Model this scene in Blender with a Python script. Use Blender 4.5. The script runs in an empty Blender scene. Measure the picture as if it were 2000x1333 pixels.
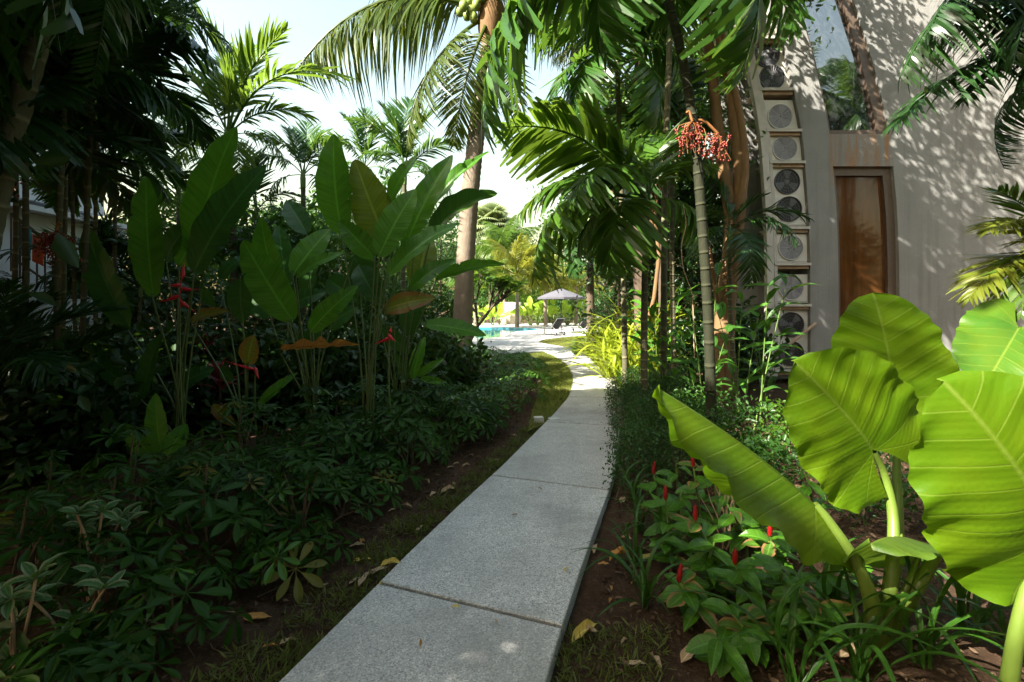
import bpy, bmesh, math, random
import numpy as np
from mathutils import Vector, Matrix

# ------------------------------------------------------------------ camera, sky, sun, exposure
S = bpy.context.scene
C = S.collection
EYE, F, HY = 1.6, 900.0, 600.0          # eye height, focal length and horizon in photo pixels (2000 wide)
cam = bpy.data.cameras.new('camera'); camo = bpy.data.objects.new('camera', cam); C.objects.link(camo)
cam.sensor_width = 36; cam.lens = 36 * F / 2000; cam.shift_y = -(666.5 - HY) / 2000
cam.clip_start = 0.05; cam.clip_end = 2000
camo.location = (0, 0, EYE); camo.rotation_euler = (math.pi / 2, 0, 0)
S.camera = camo
SUN_AZ, SUN_EL = math.radians(-125), math.radians(40)
w = bpy.data.worlds.new('World'); S.world = w; w.use_nodes = True
sky = w.node_tree.nodes.new('ShaderNodeTexSky'); sky.sky_type = 'NISHITA'; sky.sun_disc = False
sky.sun_elevation = SUN_EL; sky.sun_rotation = SUN_AZ % (2 * math.pi); sky.dust_density = 4.0; sky.air_density = 2.5; sky.ozone_density = 1.0
w.node_tree.links.new(sky.outputs[0], w.node_tree.nodes['Background'].inputs[0])
w.node_tree.nodes['Background'].inputs[1].default_value = 0.078
sl = bpy.data.lights.new('sun', 'SUN'); sl.energy = 5.0; sl.angle = math.radians(0.53); sl.color = (1, .93, .82)
so = bpy.data.objects.new('sun', sl); C.objects.link(so)
SUND = Vector((math.sin(SUN_AZ) * math.cos(SUN_EL), math.cos(SUN_AZ) * math.cos(SUN_EL), math.sin(SUN_EL)))
so.rotation_euler = SUND.to_track_quat('Z', 'Y').to_euler(); so.location = (-20, -10, 20)
S.view_settings.view_transform = 'Standard'; S.view_settings.look = 'None'
S.view_settings.exposure = 2.3; S.view_settings.gamma = 1
S.cycles.max_bounces = 4; S.cycles.diffuse_bounces = 2; S.cycles.glossy_bounces = 3; S.cycles.transmission_bounces = 3; S.cycles.transparent_max_bounces = 6; S.cycles.adaptive_threshold = .02
S.cycles.sample_clamp_indirect = 6; S.cycles.caustics_reflective = False; S.cycles.caustics_refractive = False

GZ = -0.07                               # soil level; the path's top is z = 0
R = random.Random(7)
rng = np.random.default_rng(11)
def P(px, py, d): return Vector(((px - 1000) / F * d, d, EYE - (py - HY) / F * d))
def G(px, py, z=0.0):
    d = (EYE - z) * F / (py - HY); return Vector(((px - 1000) / F * d, d, z))

# ------------------------------------------------------------------ mesh helpers
def mesh(name, v, q, uv=None, mat=None, smooth=True):
    v = np.asarray(v, np.float32).reshape(-1, 3); q = np.asarray(q, np.int32)
    me = bpy.data.meshes.new(name); k = q.shape[1]
    me.vertices.add(len(v)); me.vertices.foreach_set('co', v.ravel())
    me.loops.add(q.size); me.loops.foreach_set('vertex_index', q.ravel())
    me.polygons.add(len(q)); me.polygons.foreach_set('loop_start', np.arange(0, q.size, k, dtype=np.int32))
    if uv is not None:
        l = me.uv_layers.new(name='UVMap'); l.data.foreach_set('uv', np.asarray(uv, np.float32)[q.ravel()].ravel())
    me.update(calc_edges=True); me.validate()
    me.polygons.foreach_set('use_smooth', np.full(len(me.polygons), bool(smooth)))
    if mat: me.materials.append(mat)
    return me
class MB:
    """collects quads"""
    def __init__(s): s.v, s.q, s.uv, s.n = [], [], [], 0
    def add(s, v, q, uv=None):
        v = np.asarray(v, float).reshape(-1, 3); s.v.append(v); s.q.append(np.asarray(q) + s.n)
        s.uv.append(np.zeros((len(v), 2)) if uv is None else np.asarray(uv)); s.n += len(v); return s
    def box(s, a, b):
        (x0, y0, z0), (x1, y1, z1) = a, b
        v = [(x0,y0,z0),(x1,y0,z0),(x1,y1,z0),(x0,y1,z0),(x0,y0,z1),(x1,y0,z1),(x1,y1,z1),(x0,y1,z1)]
        return s.add(v, [(0,3,2,1),(4,5,6,7),(0,1,5,4),(1,2,6,5),(2,3,7,6),(3,0,4,7)])
    def tube(s, pts, rad, n=6, uvx=None):
        pts = [Vector(p) for p in pts]; m = len(pts)
        if not hasattr(rad, '__len__'): rad = [rad] * m
        vs, uv = [], []
        t = (pts[1] - pts[0]).normalized(); a = t.orthogonal().normalized()
        for i, p in enumerate(pts):
            t = (pts[min(i + 1, m - 1)] - pts[max(i - 1, 0)])
            t = t.normalized() if t.length > 1e-9 else Vector((0, 0, 1))
            a = (a - t * a.dot(t)).normalized(); b = t.cross(a)
            for j in range(n):
                an = 2 * math.pi * j / n; vs.append(p + (a * math.cos(an) + b * math.sin(an)) * rad[i])
                uv.append((.5 if uvx is None else uvx, i / (m - 1)))
        q = [(i*n+j, i*n+(j+1) % n, (i+1)*n+(j+1) % n, (i+1)*n+j) for i in range(m - 1) for j in range(n)]
        return s.add(vs, q, uv)
    def lathe(s, prof, n=16, c=(0, 0, 0), axis='Z'):
        vs = []
        for r, z in prof:
            for j in range(n):
                an = 2 * math.pi * j / n; x, y = r * math.cos(an), r * math.sin(an)
                p = (x, y, z) if axis == 'Z' else ((x, z, y) if axis == 'Y' else (z, x, y))
                vs.append((p[0] + c[0], p[1] + c[1], p[2] + c[2]))
        m = len(prof)
        return s.add(vs, [(i*n+j, i*n+(j+1) % n, (i+1)*n+(j+1) % n, (i+1)*n+j) for i in range(m - 1) for j in range(n)])
    def arr(s): return np.concatenate(s.v), np.concatenate(s.q), np.concatenate(s.uv)
    def build(s, name, mat=None, smooth=False): v, q, u = s.arr(); return mesh(name, v, q, u, mat, smooth)
def spline(pts, n):
    p = [Vector(x) for x in pts]; p = [p[0] * 2 - p[1]] + p + [p[-1] * 2 - p[-2]]; out = []; k = len(p) - 3
    for i in range(n + 1):
        u = i / n * k; j = min(int(u), k - 1); t = u - j; a, b, c, d = p[j:j + 4]
        out.append(.5 * ((2*b) + (c - a) * t + (2*a - 5*b + 4*c - d) * t*t + (3*b - a - 3*c + d) * t*t*t))
    return out
def lerp(a, b, t): return a + (b - a) * t

# ------------------------------------------------------------------ things, parts
def tag(o, label, cat, group=None, kind=None):
    if label: o['label'] = label
    if cat: o['category'] = cat
    if group: o['group'] = group
    if kind: o['kind'] = kind
    return o
def thing(name, label, cat, loc, group=None):
    o = bpy.data.objects.new(name, None); C.objects.link(o); o.location = loc; o.empty_display_size = .1
    return tag(o, label, cat, group)
def solo(name, me, label, cat, group=None, mat=None, M=None):
    o = bpy.data.objects.new(name, me); C.objects.link(o)
    if M is not None: o.matrix_world = M
    if mat: setmat(o, mat)
    return tag(o, label, cat, group)
def setmat(o, mat):
    if not o.data.materials: o.data.materials.append(None)
    o.material_slots[0].link = 'OBJECT'; o.material_slots[0].material = mat
WORLD = {}
def part(name, me, parent, M=None, mat=None, kind=None, org=None):
    """world-space matrix M; the parent chain has translation only"""
    o = bpy.data.objects.new(name, me); C.objects.link(o); o.parent = parent
    M = Matrix.Identity(4) if M is None else M
    o.matrix_local = WORLD.get(parent.name, Matrix.Translation(parent.location)).inverted() @ M; WORLD[o.name] = M.copy()
    if mat: setmat(o, mat)
    if kind: o['kind'] = kind
    return o
def structure(name, me):
    o = bpy.data.objects.new(name, me); C.objects.link(o); o['kind'] = 'structure'; return o
def frame(b, t, up, wx=None, roll=0.0, zs=None):
    b, t = Vector(b), Vector(t); y = t - b; L = y.length; y.normalize(); up = Vector(up)
    if up.cross(y).length < .05: up = Vector((.3, -1, .2))
    x = y.cross(up).normalized(); z = x.cross(y)
    if roll: rm = Matrix.Rotation(roll, 3, y); x, z = rm @ x, rm @ z
    sx = L if wx is None else wx; sz = L if zs is None else zs
    return Matrix(((x.x*sx, y.x*L, z.x*sz, b.x), (x.y*sx, y.y*L, z.y*sz, b.y), (x.z*sx, y.z*L, z.z*sz, b.z), (0, 0, 0, 1)))

# ------------------------------------------------------------------ materials
class NT:
    def __init__(s, name):
        s.m = bpy.data.materials.new(name); s.m.use_nodes = True; s.t = s.m.node_tree; s.t.nodes.clear()
        s.out = s.n('ShaderNodeOutputMaterial')
    def n(s, typ, **kw):
        x = s.t.nodes.new(typ)
        for k, v in kw.items():
            if k.startswith('i_'): x.inputs[k[2:].replace('_', ' ')].default_value = v
            else: setattr(x, k, v)
        return x
    def l(s, a, b): s.t.links.new(a, b)
    def math(s, op, a, b=None, clamp=False):
        x = s.n('ShaderNodeMath', operation=op, use_clamp=clamp)
        for i, y in enumerate((a, b)):
            if y is None: continue
            if isinstance(y, (int, float)): x.inputs[i].default_value = y
            else: s.l(y, x.inputs[i])
        return x.outputs[0]
    def mix(s, f, a, b, typ='MIX'):
        x = s.n('ShaderNodeMix', data_type='RGBA', blend_type=typ)
        for i, y in ((0, f), (6, a), (7, b)):
            if isinstance(y, (int, float)): x.inputs[i].default_value = y
            elif isinstance(y, (tuple, list)): x.inputs[i].default_value = (*y[:3], 1)
            else: s.l(y, x.inputs[i])
        return x.outputs[2]
    def noise(s, scale, vec=None, detail=4, rough=.55):
        x = s.n('ShaderNodeTexNoise'); x.inputs['Scale'].default_value = scale; x.inputs['Detail'].default_value = detail; x.inputs['Roughness'].default_value = rough
        if vec is not None: s.l(vec, x.inputs['Vector'])
        return x.outputs['Fac']
    def ramp(s, f, stops):
        x = s.n('ShaderNodeValToRGB'); e = x.color_ramp.elements
        while len(e) < len(stops): e.new(.5)
        for i, (p, c) in enumerate(stops): e[i].position = p; e[i].color = (*c, 1) if hasattr(c, '__len__') else (c, c, c, 1)
        s.l(f, x.inputs[0]); return x.outputs[0]
    def coord(s, which='Object', scale=None):
        c = s.n('ShaderNodeTexCoord').outputs[which]
        if scale:
            m = s.n('ShaderNodeMapping'); m.inputs['Scale'].default_value = scale; s.l(c, m.inputs[0]); c = m.outputs[0]
        return c
    def bump(s, h, strength=.3, dist=.01):
        b = s.n('ShaderNodeBump'); b.inputs['Strength'].default_value = strength; b.inputs['Distance'].default_value = dist; s.l(h, b.inputs['Height']); return b.outputs[0]
    def pbr(s, col, rough=.6, normal=None, metal=0, spec=.5, **kw):
        p = s.n('ShaderNodeBsdfPrincipled'); p.inputs['Metallic'].default_value = metal; p.inputs['Specular IOR Level'].default_value = spec
        for k, y in (('Base Color', col), ('Roughness', rough)):
            if isinstance(y, (int, float)): p.inputs[k].default_value = y
            elif isinstance(y, (tuple, list)): p.inputs[k].default_value = (*y[:3], 1)
            else: s.l(y, p.inputs[k])
        if normal is not None: s.l(normal, p.inputs['Normal'])
        for k, y in kw.items(): p.inputs[k.replace('_', ' ')].default_value = y
        return p.outputs[0]
    def done(s, sh): s.l(sh, s.out.inputs[0]); return s.m

def plain(name, col, rough=.6, metal=0, var=.25, scale=8, bump=0, spec=.5):
    t = NT(name); n = t.noise(scale, t.coord(), 5)
    c = t.mix(n, tuple(x * (1 - var) for x in col), tuple(x * (1 + var) for x in col))
    return t.done(t.pbr(c, rough, t.bump(n, bump, .01) if bump else None, metal, spec))

def leafmat(name, c1, c2, rough=.45, trans=.35, tcol=None, veins=None, brown=0, spec=.3, edge=None):
    """green leaf: colour varies by object and (UV.x of joined leaves); glossy face and light let through"""
    t = NT(name); uv = t.n('ShaderNodeUVMap'); sep = t.n('ShaderNodeSeparateXYZ'); t.l(uv.outputs[0], sep.inputs[0])
    u, v = sep.outputs[0], sep.outputs[1]; oi = t.n('ShaderNodeObjectInfo').outputs['Random']
    oc = t.coord('Object'); h = None
    if veins is None:
        f = t.math('ADD', t.math('MULTIPLY', oi, .5), t.math('MULTIPLY', u, .5))
        c = t.mix(f, c1, c2)
    else:
        c = t.mix(t.math('ADD', t.math('MULTIPLY', oi, .6), t.math('MULTIPLY', t.noise(3.0, oc, 3), .4)), c1, c2)
        au = t.math('ABSOLUTE', u)
        if veins == 'paddle':
            sl_ = t.math('SUBTRACT', v, t.math('MULTIPLY', au, .10))
            h = t.math('SINE', t.math('MULTIPLY', sl_, 260.0))
            h2 = t.noise(1.0, None, 3); 
            cmb = t.n('ShaderNodeCombineXYZ'); t.l(t.math('MULTIPLY', sl_, 45.0), cmb.inputs[0]); t.l(t.math('MULTIPLY', u, .6), cmb.inputs[1])
            n2 = t.noise(1.0, cmb.outputs[0], 3)
            c = t.mix(t.ramp(n2, [(.35, 0.0), (.7, .9)]), c, tuple(x * 1.7 for x in c2))
            h = t.math('ADD', t.math('MULTIPLY', h, .25), t.math('MULTIPLY', n2, 2.0))
            rib = t.math('LESS_THAN', au, .06)
            c = t.mix(t.math('MULTIPLY', rib, .6), c, tuple(min(1, x * 2.6) + .02 for x in c2))
        elif veins == 'ear':
            k = t.math('SUBTRACT', v, t.math('MULTIPLY', au, .52))
            fr = t.math('FRACT', t.math('MULTIPLY', t.math('POWER', t.math('MAXIMUM', k, 0.0), .85), 7.0))
            d1 = t.math('ABSOLUTE', t.math('SUBTRACT', fr, .5)); d1 = t.math('SUBTRACT', .5, d1)
            ang = t.math('ARCTAN2', v, t.math('MAXIMUM', au, .001))
            fa = t.math('FRACT', t.math('MULTIPLY', ang, 1.75)); d2 = t.math('SUBTRACT', .5, t.math('ABSOLUTE', t.math('SUBTRACT', fa, .5)))
            rr = t.math('SQRT', t.math('ADD', t.math('MULTIPLY', u, u), t.math('MULTIPLY', v, v)))
            d2 = t.math('MULTIPLY', d2, t.math('MULTIPLY', rr, 4.0))
            neg = t.math('LESS_THAN', k, 0.0)
            dm = t.n('ShaderNodeMix'); t.l(neg, dm.inputs[0]); t.l(d1, dm.inputs[2]); t.l(d2, dm.inputs[3]); dd = dm.outputs[0]
            vein = t.math('SUBTRACT', 1.0, t.math('MULTIPLY', dd, 20.0), clamp=True)
            rib = t.math('SUBTRACT', 1.0, t.math('MULTIPLY', au, 55.0), clamp=True)
            vein = t.math('MAXIMUM', t.math('MULTIPLY', vein, .75), rib)
            c = t.mix(vein, c, (.17, .25, .035))
            c = t.mix(t.math('MULTIPLY', t.ramp(t.noise(2.2, oc, 4), [(.4, 0.0), (.7, 1.0)]), .5), c, (.15, .20, .006))
            sp_ = t.ramp(t.noise(26, oc, 3), [(.74, 0.0), (.78, 1.0)]); c = t.mix(t.math('MULTIPLY', sp_, .6), c, (.14, .10, .02))
            h = t.math('ADD', t.math('MULTIPLY', vein, -1.5), t.math('MULTIPLY', t.math('SINE', t.math('MULTIPLY', t.math('ADD', k, t.math('MULTIPLY', t.noise(7, oc, 3), .03)), 150.0)), .22))
    big = t.noise(9.0, oc, 4)
    c = t.mix(t.math('MULTIPLY', big, .35), c, tuple(x * .55 for x in c1))
    if brown:
        sp = t.ramp(t.noise(brown, oc, 5, .6), [(.63, 0.0), (.68, 1.0)])
        c = t.mix(t.math('MULTIPLY', sp, .85), c, (.16, .075, .02))
    if edge:
        e = t.ramp(t.math('ADD', t.math('ABSOLUTE', u), t.math('MULTIPLY', t.noise(14, oc), .5)), [(edge[0], 0.0), (edge[0] + .12, 1.0)])
        c = t.mix(e, c, edge[1])
    nb = t.bump(h, .25, .004) if h is not None else t.bump(t.noise(25, oc, 2), .15, .004)
    p = t.pbr(c, rough, nb, 0, spec)
    tr = t.n('ShaderNodeBsdfTranslucent')
    tc = t.mix(.5, c, tcol if tcol else tuple((c2[0] * 2.2 + .03, c2[1] * 2.0 + .03, c2[2] * .8)))
    t.l(tc, tr.inputs[0])
    mx = t.n('ShaderNodeMixShader'); mx.inputs[0].default_value = trans; t.l(p, mx.inputs[1]); t.l(tr.outputs[0], mx.inputs[2])
    return t.done(mx.outputs[0])

L = {}
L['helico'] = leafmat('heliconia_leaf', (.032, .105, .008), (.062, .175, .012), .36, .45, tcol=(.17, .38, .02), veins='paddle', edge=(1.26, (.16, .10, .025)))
L['helico_shaded'] = leafmat('heliconia_shaded_leaf', (.018, .06, .012), (.03, .095, .016), .4, .3, veins='paddle')  # darker copy of the heliconia leaf, shade put into its colour
L['helico_backlit'] = leafmat('heliconia_backlit_leaf', (.06, .10, .012), (.10, .14, .014), .4, .4, veins='paddle', edge=(1.02, (.18, .08, .02)))  # olive stands for light shining through the leaf; the brown edge is its own
L['helico_pale'] = leafmat('heliconia_pale_leaf', (.045, .13, .018), (.085, .21, .028), .36, .4, veins='paddle', edge=(1.3, (.16, .10, .025)))
L['helico_brown'] = leafmat('heliconia_wilted_leaf', (.30, .13, .03), (.36, .18, .04), .6, .3, veins='paddle', tcol=(.5, .2, .04), brown=5)
L['helico_spot'] = leafmat('heliconia_browning_leaf', (.09, .13, .02), (.17, .17, .025), .5, .35, veins='paddle', brown=4, edge=(.75, (.25, .10, .03)))
L['ear_shaded'] = leafmat('elephant_ear_shaded_leaf', (.04, .12, .012), (.06, .16, .014), .4, .35, veins='ear')  # elephant ear green lowered to paint in shade
L['ear'] = leafmat('elephant_ear_leaf', (.064, .148, .004), (.108, .200, .006), .42, .44, tcol=(.28, .48, .008), veins='ear', spec=.2)
L['ear_under'] = leafmat('elephant_ear_underside', (.06, .13, .015), (.085, .16, .02), .5, .4, tcol=(.2, .32, .02), veins='ear')
L['ear_far'] = leafmat('far_large_leaf', (.14, .26, .02), (.22, .34, .03), .4, .4, tcol=(.5, .62, .06), veins='paddle')
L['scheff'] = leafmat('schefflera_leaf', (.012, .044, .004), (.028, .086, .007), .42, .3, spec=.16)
L['scheff_lit'] = leafmat('sunlit_schefflera_leaf', (.03, .09, .010), (.07, .17, .014), .36, .3)  # lighter schefflera copy with sunlight painted in
L['scheff_old'] = leafmat('schefflera_yellowing_leaf', (.09, .10, .012), (.16, .14, .016), .5, .3)
L['varieg'] = leafmat('variegated_leaf', (.025, .08, .02), (.05, .12, .03), .45, .3, veins='paddle', edge=(.78, (.20, .24, .13)))
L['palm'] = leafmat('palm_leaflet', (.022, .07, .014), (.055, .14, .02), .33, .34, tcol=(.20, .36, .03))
L['palm_half_lit'] = leafmat('sunny_palm_leaflet', (.035, .095, .013), (.075, .16, .018), .33, .38, tcol=(.26, .40, .03))  # palm colour raised part way to paint sun on the fronds
L['palm_shaded'] = leafmat('shaded_palm_leaflet', (.014, .045, .012), (.03, .085, .016), .35, .26, tcol=(.10, .2, .02))  # palm leaflet darkened, deep shade mixed into the colour
L['palm_lit'] = leafmat('sunlit_palm_leaflet', (.045, .11, .012), (.09, .16, .015), .35, .42, tcol=(.28, .42, .04))  # palm leaflet brightened, direct sun mixed into the colour
L['coconut'] = leafmat('coconut_leaflet', (.032, .070, .012), (.085, .105, .014), .36, .34, tcol=(.26, .32, .03))
L['palm_yellow'] = leafmat('yellow_palm_leaflet', (.11, .15, .014), (.21, .21, .02), .4, .42, tcol=(.45, .45, .05))
L['fan_pale'] = leafmat('pale_fan_leaf', (.16, .22, .10), (.28, .34, .16), .5, .35, tcol=(.5, .6, .25))
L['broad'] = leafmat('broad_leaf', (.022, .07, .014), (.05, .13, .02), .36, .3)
L['broad_shaded'] = leafmat('shaded_broad_leaf', (.012, .038, .010), (.03, .075, .014), .4, .25)  # broad leaf toned down to carry shade in its colour
L['broad_lit'] = leafmat('sunlit_broad_leaf', (.045, .12, .010), (.09, .19, .014), .38, .42, tcol=(.3, .46, .04))  # broad leaf toned up to carry sunlight in its colour
L['hedge'] = leafmat('hedge_leaf', (.02, .065, .014), (.05, .13, .02), .35, .28)
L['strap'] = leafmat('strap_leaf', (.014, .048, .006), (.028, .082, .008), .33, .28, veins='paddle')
L['strap_lit'] = leafmat('sunlit_strap_leaf', (.15, .22, .014), (.26, .31, .022), .4, .42, tcol=(.5, .6, .05), veins='paddle')  # own yellow green, brightened further as painted sun
L['costus'] = leafmat('spiral_ginger_leaf', (.026, .082, .006), (.052, .14, .009), .26, .32, veins='paddle')
L['costus_dry'] = leafmat('spiral_ginger_browning_leaf', (.035, .095, .010), (.06, .13, .012), .4, .3, veins='paddle', edge=(.86, (.24, .13, .05)))
L['ginger'] = leafmat('ginger_leaf', (.03, .10, .016), (.07, .19, .02), .36, .38, veins='paddle')
L['ginger_shaded'] = leafmat('shaded_ginger_leaf', (.016, .055, .008), (.035, .10, .012), .4, .3, veins='paddle')  # ginger leaf copy with painted shade
L['red'] = leafmat('red_cordyline_leaf', (.09, .012, .018), (.17, .03, .03), .4, .3, tcol=(.35, .03, .04), veins='paddle')
L['grass'] = leafmat('grass_blade', (.05, .085, .015), (.13, .15, .035), .5, .3)
L['lawn'] = leafmat('lawn_blade', (.08, .12, .02), (.17, .20, .035), .5, .35)
L['dry'] = leafmat('dry_leaf', (.20, .12, .06), (.42, .31, .19), .7, .2, tcol=(.4, .22, .1), veins='paddle')
L['dry_yellow'] = leafmat('yellow_dry_leaf', (.42, .33, .06), (.5, .38, .10), .55, .25, tcol=(.6, .45, .1), veins='paddle')
L['dry_orange'] = leafmat('orange_dry_leaf', (.36, .17, .04), (.42, .2, .05), .6, .25, tcol=(.5, .22, .05), veins='paddle')
M_petiole = plain('petiole_green', (.10, .17, .035), .45)
M_earstalk = plain('elephant_ear_stalk_green', (.10, .155, .022), .42, scale=5)
M_helstalk = plain('heliconia_stalk_green', (.075, .115, .03), .42, scale=4)
M_rach = plain('rachis_green', (.12, .15, .03), .5)
M_redfl = plain('heliconia_bract_red', (.50, .012, .02), .4, var=.3, scale=12)
M_cone = plain('ginger_cone_red', (.26, .006, .008), .35, var=.35, scale=40)
M_fruit = plain('palm_fruit_red', (.16, .010, .006), .4, var=.7, scale=9)
M_stalk_o = plain('fruit_stalk_orange', (.22, .085, .02), .6)
M_twig = plain('twig_brown', (.10, .065, .04), .8)
M_twigp = plain('twig_pale', (.34, .24, .15), .8)
M_nut = plain('coconut_green', (.18, .24, .05), .45)
def bark(name, c1, c2, ring=0, scale=6, rough=.85):
    t = NT(name); oc = t.coord('Object', (1, 1, .35)); n = t.noise(scale * 4, oc, 7, .65)
    g = t.noise(scale * .7, t.coord('Object'), 4)
    c = t.mix(t.math('ADD', t.math('MULTIPLY', n, .6), t.math('MULTIPLY', g, .4)), c1, c2); h = n
    if ring:
        oc2 = t.coord('UV'); sp = t.n('ShaderNodeSeparateXYZ'); t.l(oc2, sp.inputs[0])
        z = t.math('ADD', sp.outputs[1], t.math('MULTIPLY', t.noise(3, t.coord('Object')), .15 / ring))
        fr = t.math('FRACT', t.math('MULTIPLY', z, ring)); e = t.ramp(fr, [(0.0, 1.0), (.14, 0.0), (.9, 0.0), (1.0, 1.0)])
        c = t.mix(t.math('MULTIPLY', e, .6), c, tuple(min(1, x * 1.8) for x in c2)); h = t.math('ADD', n, e)
    return t.done(t.pbr(c, rough, t.bump(h, .6, .02), 0, .3))
M_coco = bark('coconut_bark', (.085, .065, .045), (.29, .235, .175), scale=7)
M_bark = bark('golden_bark', (.085, .045, .020), (.26, .155, .07), scale=4)
M_darkbark = bark('dark_bark', (.05, .035, .025), (.13, .095, .065), scale=5)
M_ringed = bark('ringed_palm_bark', (.010, .013, .005), (.026, .028, .013), ring=34, scale=4)
M_caneb = bark('cane_bark', (.05, .05, .03), (.12, .11, .06), ring=22, scale=4)

def aggregate(name, tone, warm):
    t = NT(name); oc = t.coord('Object')
    vo = t.n('ShaderNodeTexVoronoi'); vo.inputs['Scale'].default_value = 145; t.l(oc, vo.inputs['Vector'])
    sp = t.n('ShaderNodeSeparateColor'); t.l(vo.outputs['Color'], sp.inputs[0])
    c = t.ramp(sp.outputs[0], [(0, tuple(x * .42 for x in warm)), (.25, tuple(x * .85 for x in warm)), (.7, warm), (1, tuple(min(1, x * 1.5) for x in warm))])
    big = t.noise(1.7, oc, 6, .6); fine = t.noise(14, oc, 5, .6)
    c = t.mix(t.ramp(big, [(.42, .0), (.68, .5)]), c, tuple(x * .55 for x in warm))
    c = t.mix(t.ramp(fine, [(.45, .0), (.8, .3)]), c, tuple(x * .6 for x in warm))
    wet = t.ramp(t.noise(.8, oc, 8, .7), [(.50, .0), (.62, .6)]); c = t.mix(wet, c, tuple(x * .45 for x in warm)); ob = t.n('ShaderNodeObjectInfo').outputs['Random']; c = t.mix(t.math('MULTIPLY', ob, .28), c, tuple(x * .62 for x in warm)); c = t.mix(1.0, c, (tone, tone, tone), 'MULTIPLY')
    h = t.math('SUBTRACT', 1.0, vo.outputs['Distance'])
    return t.done(t.pbr(c, .8, t.bump(h, .35, .003), 0, .3))
M_path = aggregate('exposed_aggregate_path', .95, (.51, .50, .47))
M_deck = aggregate('pale_pool_deck', 1.05, (.44, .43, .41))
def soil():
    t = NT('garden_soil'); oc = t.coord('Object'); n = t.noise(5, oc, 8, .65); m = t.noise(38, oc, 6, .7)
    c = t.mix(n, (.022, .013, .008), (.085, .048, .026)); c = t.mix(t.ramp(m, [(.5, .0), (.72, .8)]), c, (.13, .08, .045))
    return t.done(t.pbr(c, .95, t.bump(t.math('ADD', n, m), .8, .03), 0, .15))
M_soil = soil()
def turf():
    t = NT('turf'); oc = t.coord('Object'); n = t.noise(60, oc, 6, .7); b = t.noise(2.2, oc, 4)
    c = t.mix(n, (.05, .06, .014), (.15, .17, .03)); c = t.mix(t.ramp(b, [(.4, 0.0), (.7, .6)]), c, (.16, .12, .045))
    return t.done(t.pbr(c, .95, t.bump(n, .8, .03), 0, .1))
M_turf = turf()
def concrete():
    t = NT('weathered_concrete_wall'); oc = t.coord('Object'); st = t.coord('Object', (2.5, 1, .12))
    n = t.noise(1.1, oc, 8, .62); s2 = t.noise(2.4, st, 6, .6); f = t.noise(22, oc, 6, .65)
    c = t.mix(n, (.150, .150, .142), (.27, .27, .256)); c = t.mix(t.ramp(s2, [(.5, 0.0), (.78, .6)]), c, (.105, .10, .085))
    c = t.mix(t.ramp(f, [(.55, 0.0), (.8, .4)]), c, (.125, .115, .098))
    r = t.noise(3.2, t.coord('Object', (2.2, 1, .25)), 5, .6)
    sep = t.n('ShaderNodeSeparateXYZ'); t.l(oc, sep.inputs[0])
    zone = t.math('MULTIPLY', t.math('LESS_THAN', t.math('ABSOLUTE', t.math('SUBTRACT', sep.outputs[0], 7.56)), .66), t.math('LESS_THAN', t.math('ABSOLUTE', t.math('SUBTRACT', sep.outputs[2], 4.85)), .62))
    c = t.mix(t.math('MULTIPLY', zone, t.ramp(r, [(.42, 0.0), (.62, .75)])), c, (.26, .13, .045))
    return t.done(t.pbr(c, .88, t.bump(t.math('ADD', f, n), .35, .015), 0, .25))
M_conc = concrete()
M_white = plain('off_white_plaster', (.62, .62, .64), .8, var=.1, scale=2)
M_acbody = plain('outdoor_unit_cream', (.58, .56, .50), .5, var=.32, scale=3)
M_dark = plain('shade_and_base_dark', (.016, .016, .018), .6)  # flat dark; on the fan discs it replaces recess shade
M_wire = plain('fan_guard_wire', (.07, .07, .072), .45)
M_wirel = plain('fan_guard_pale_wire', (.34, .33, .35), .45)
M_fan = plain('fan_blade_grey', (.13, .13, .14), .5)
M_steel = plain('painted_steel_rack', (.44, .41, .36), .6, var=.35, scale=6)
M_rust = plain('rusty_shelf_steel', (.36, .26, .17), .7, var=.5, scale=7)
M_frame = plain('dark_wood_frame', (.085, .058, .04), .5, var=.35, scale=12)
M_curt = plain('amber_curtain', (.36, .17, .06), .85, var=.4, scale=3)
M_black = plain('black_mesh_fabric', (.028, .028, .03), .75)
M_alu = plain('lounger_metal', (.45, .46, .47), .35, metal=.8)
M_umb = plain('parasol_grey_fabric', (.075, .075, .09), .85, var=.08)  # grey fabric darkened to stand for shade on the parasol
M_rubber = plain('rubber_black', (.02, .02, .02), .6)
M_joint = plain('joint_dark', (.05, .045, .04), .9)
M_stone = plain('white_stone', (.52, .50, .44), .8, var=.25, scale=14, bump=.3)
M_orange = plain('orange_towel', (.75, .10, .02), .8)
M_teal = plain('teal_towel', (.03, .18, .20), .8)
M_beige = plain('beige_render', (.46, .42, .34), .85, var=.15, scale=2)
M_tile = plain('pool_tile_blue', (.05, .22, .30), .3, var=.2, scale=30)
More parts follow.
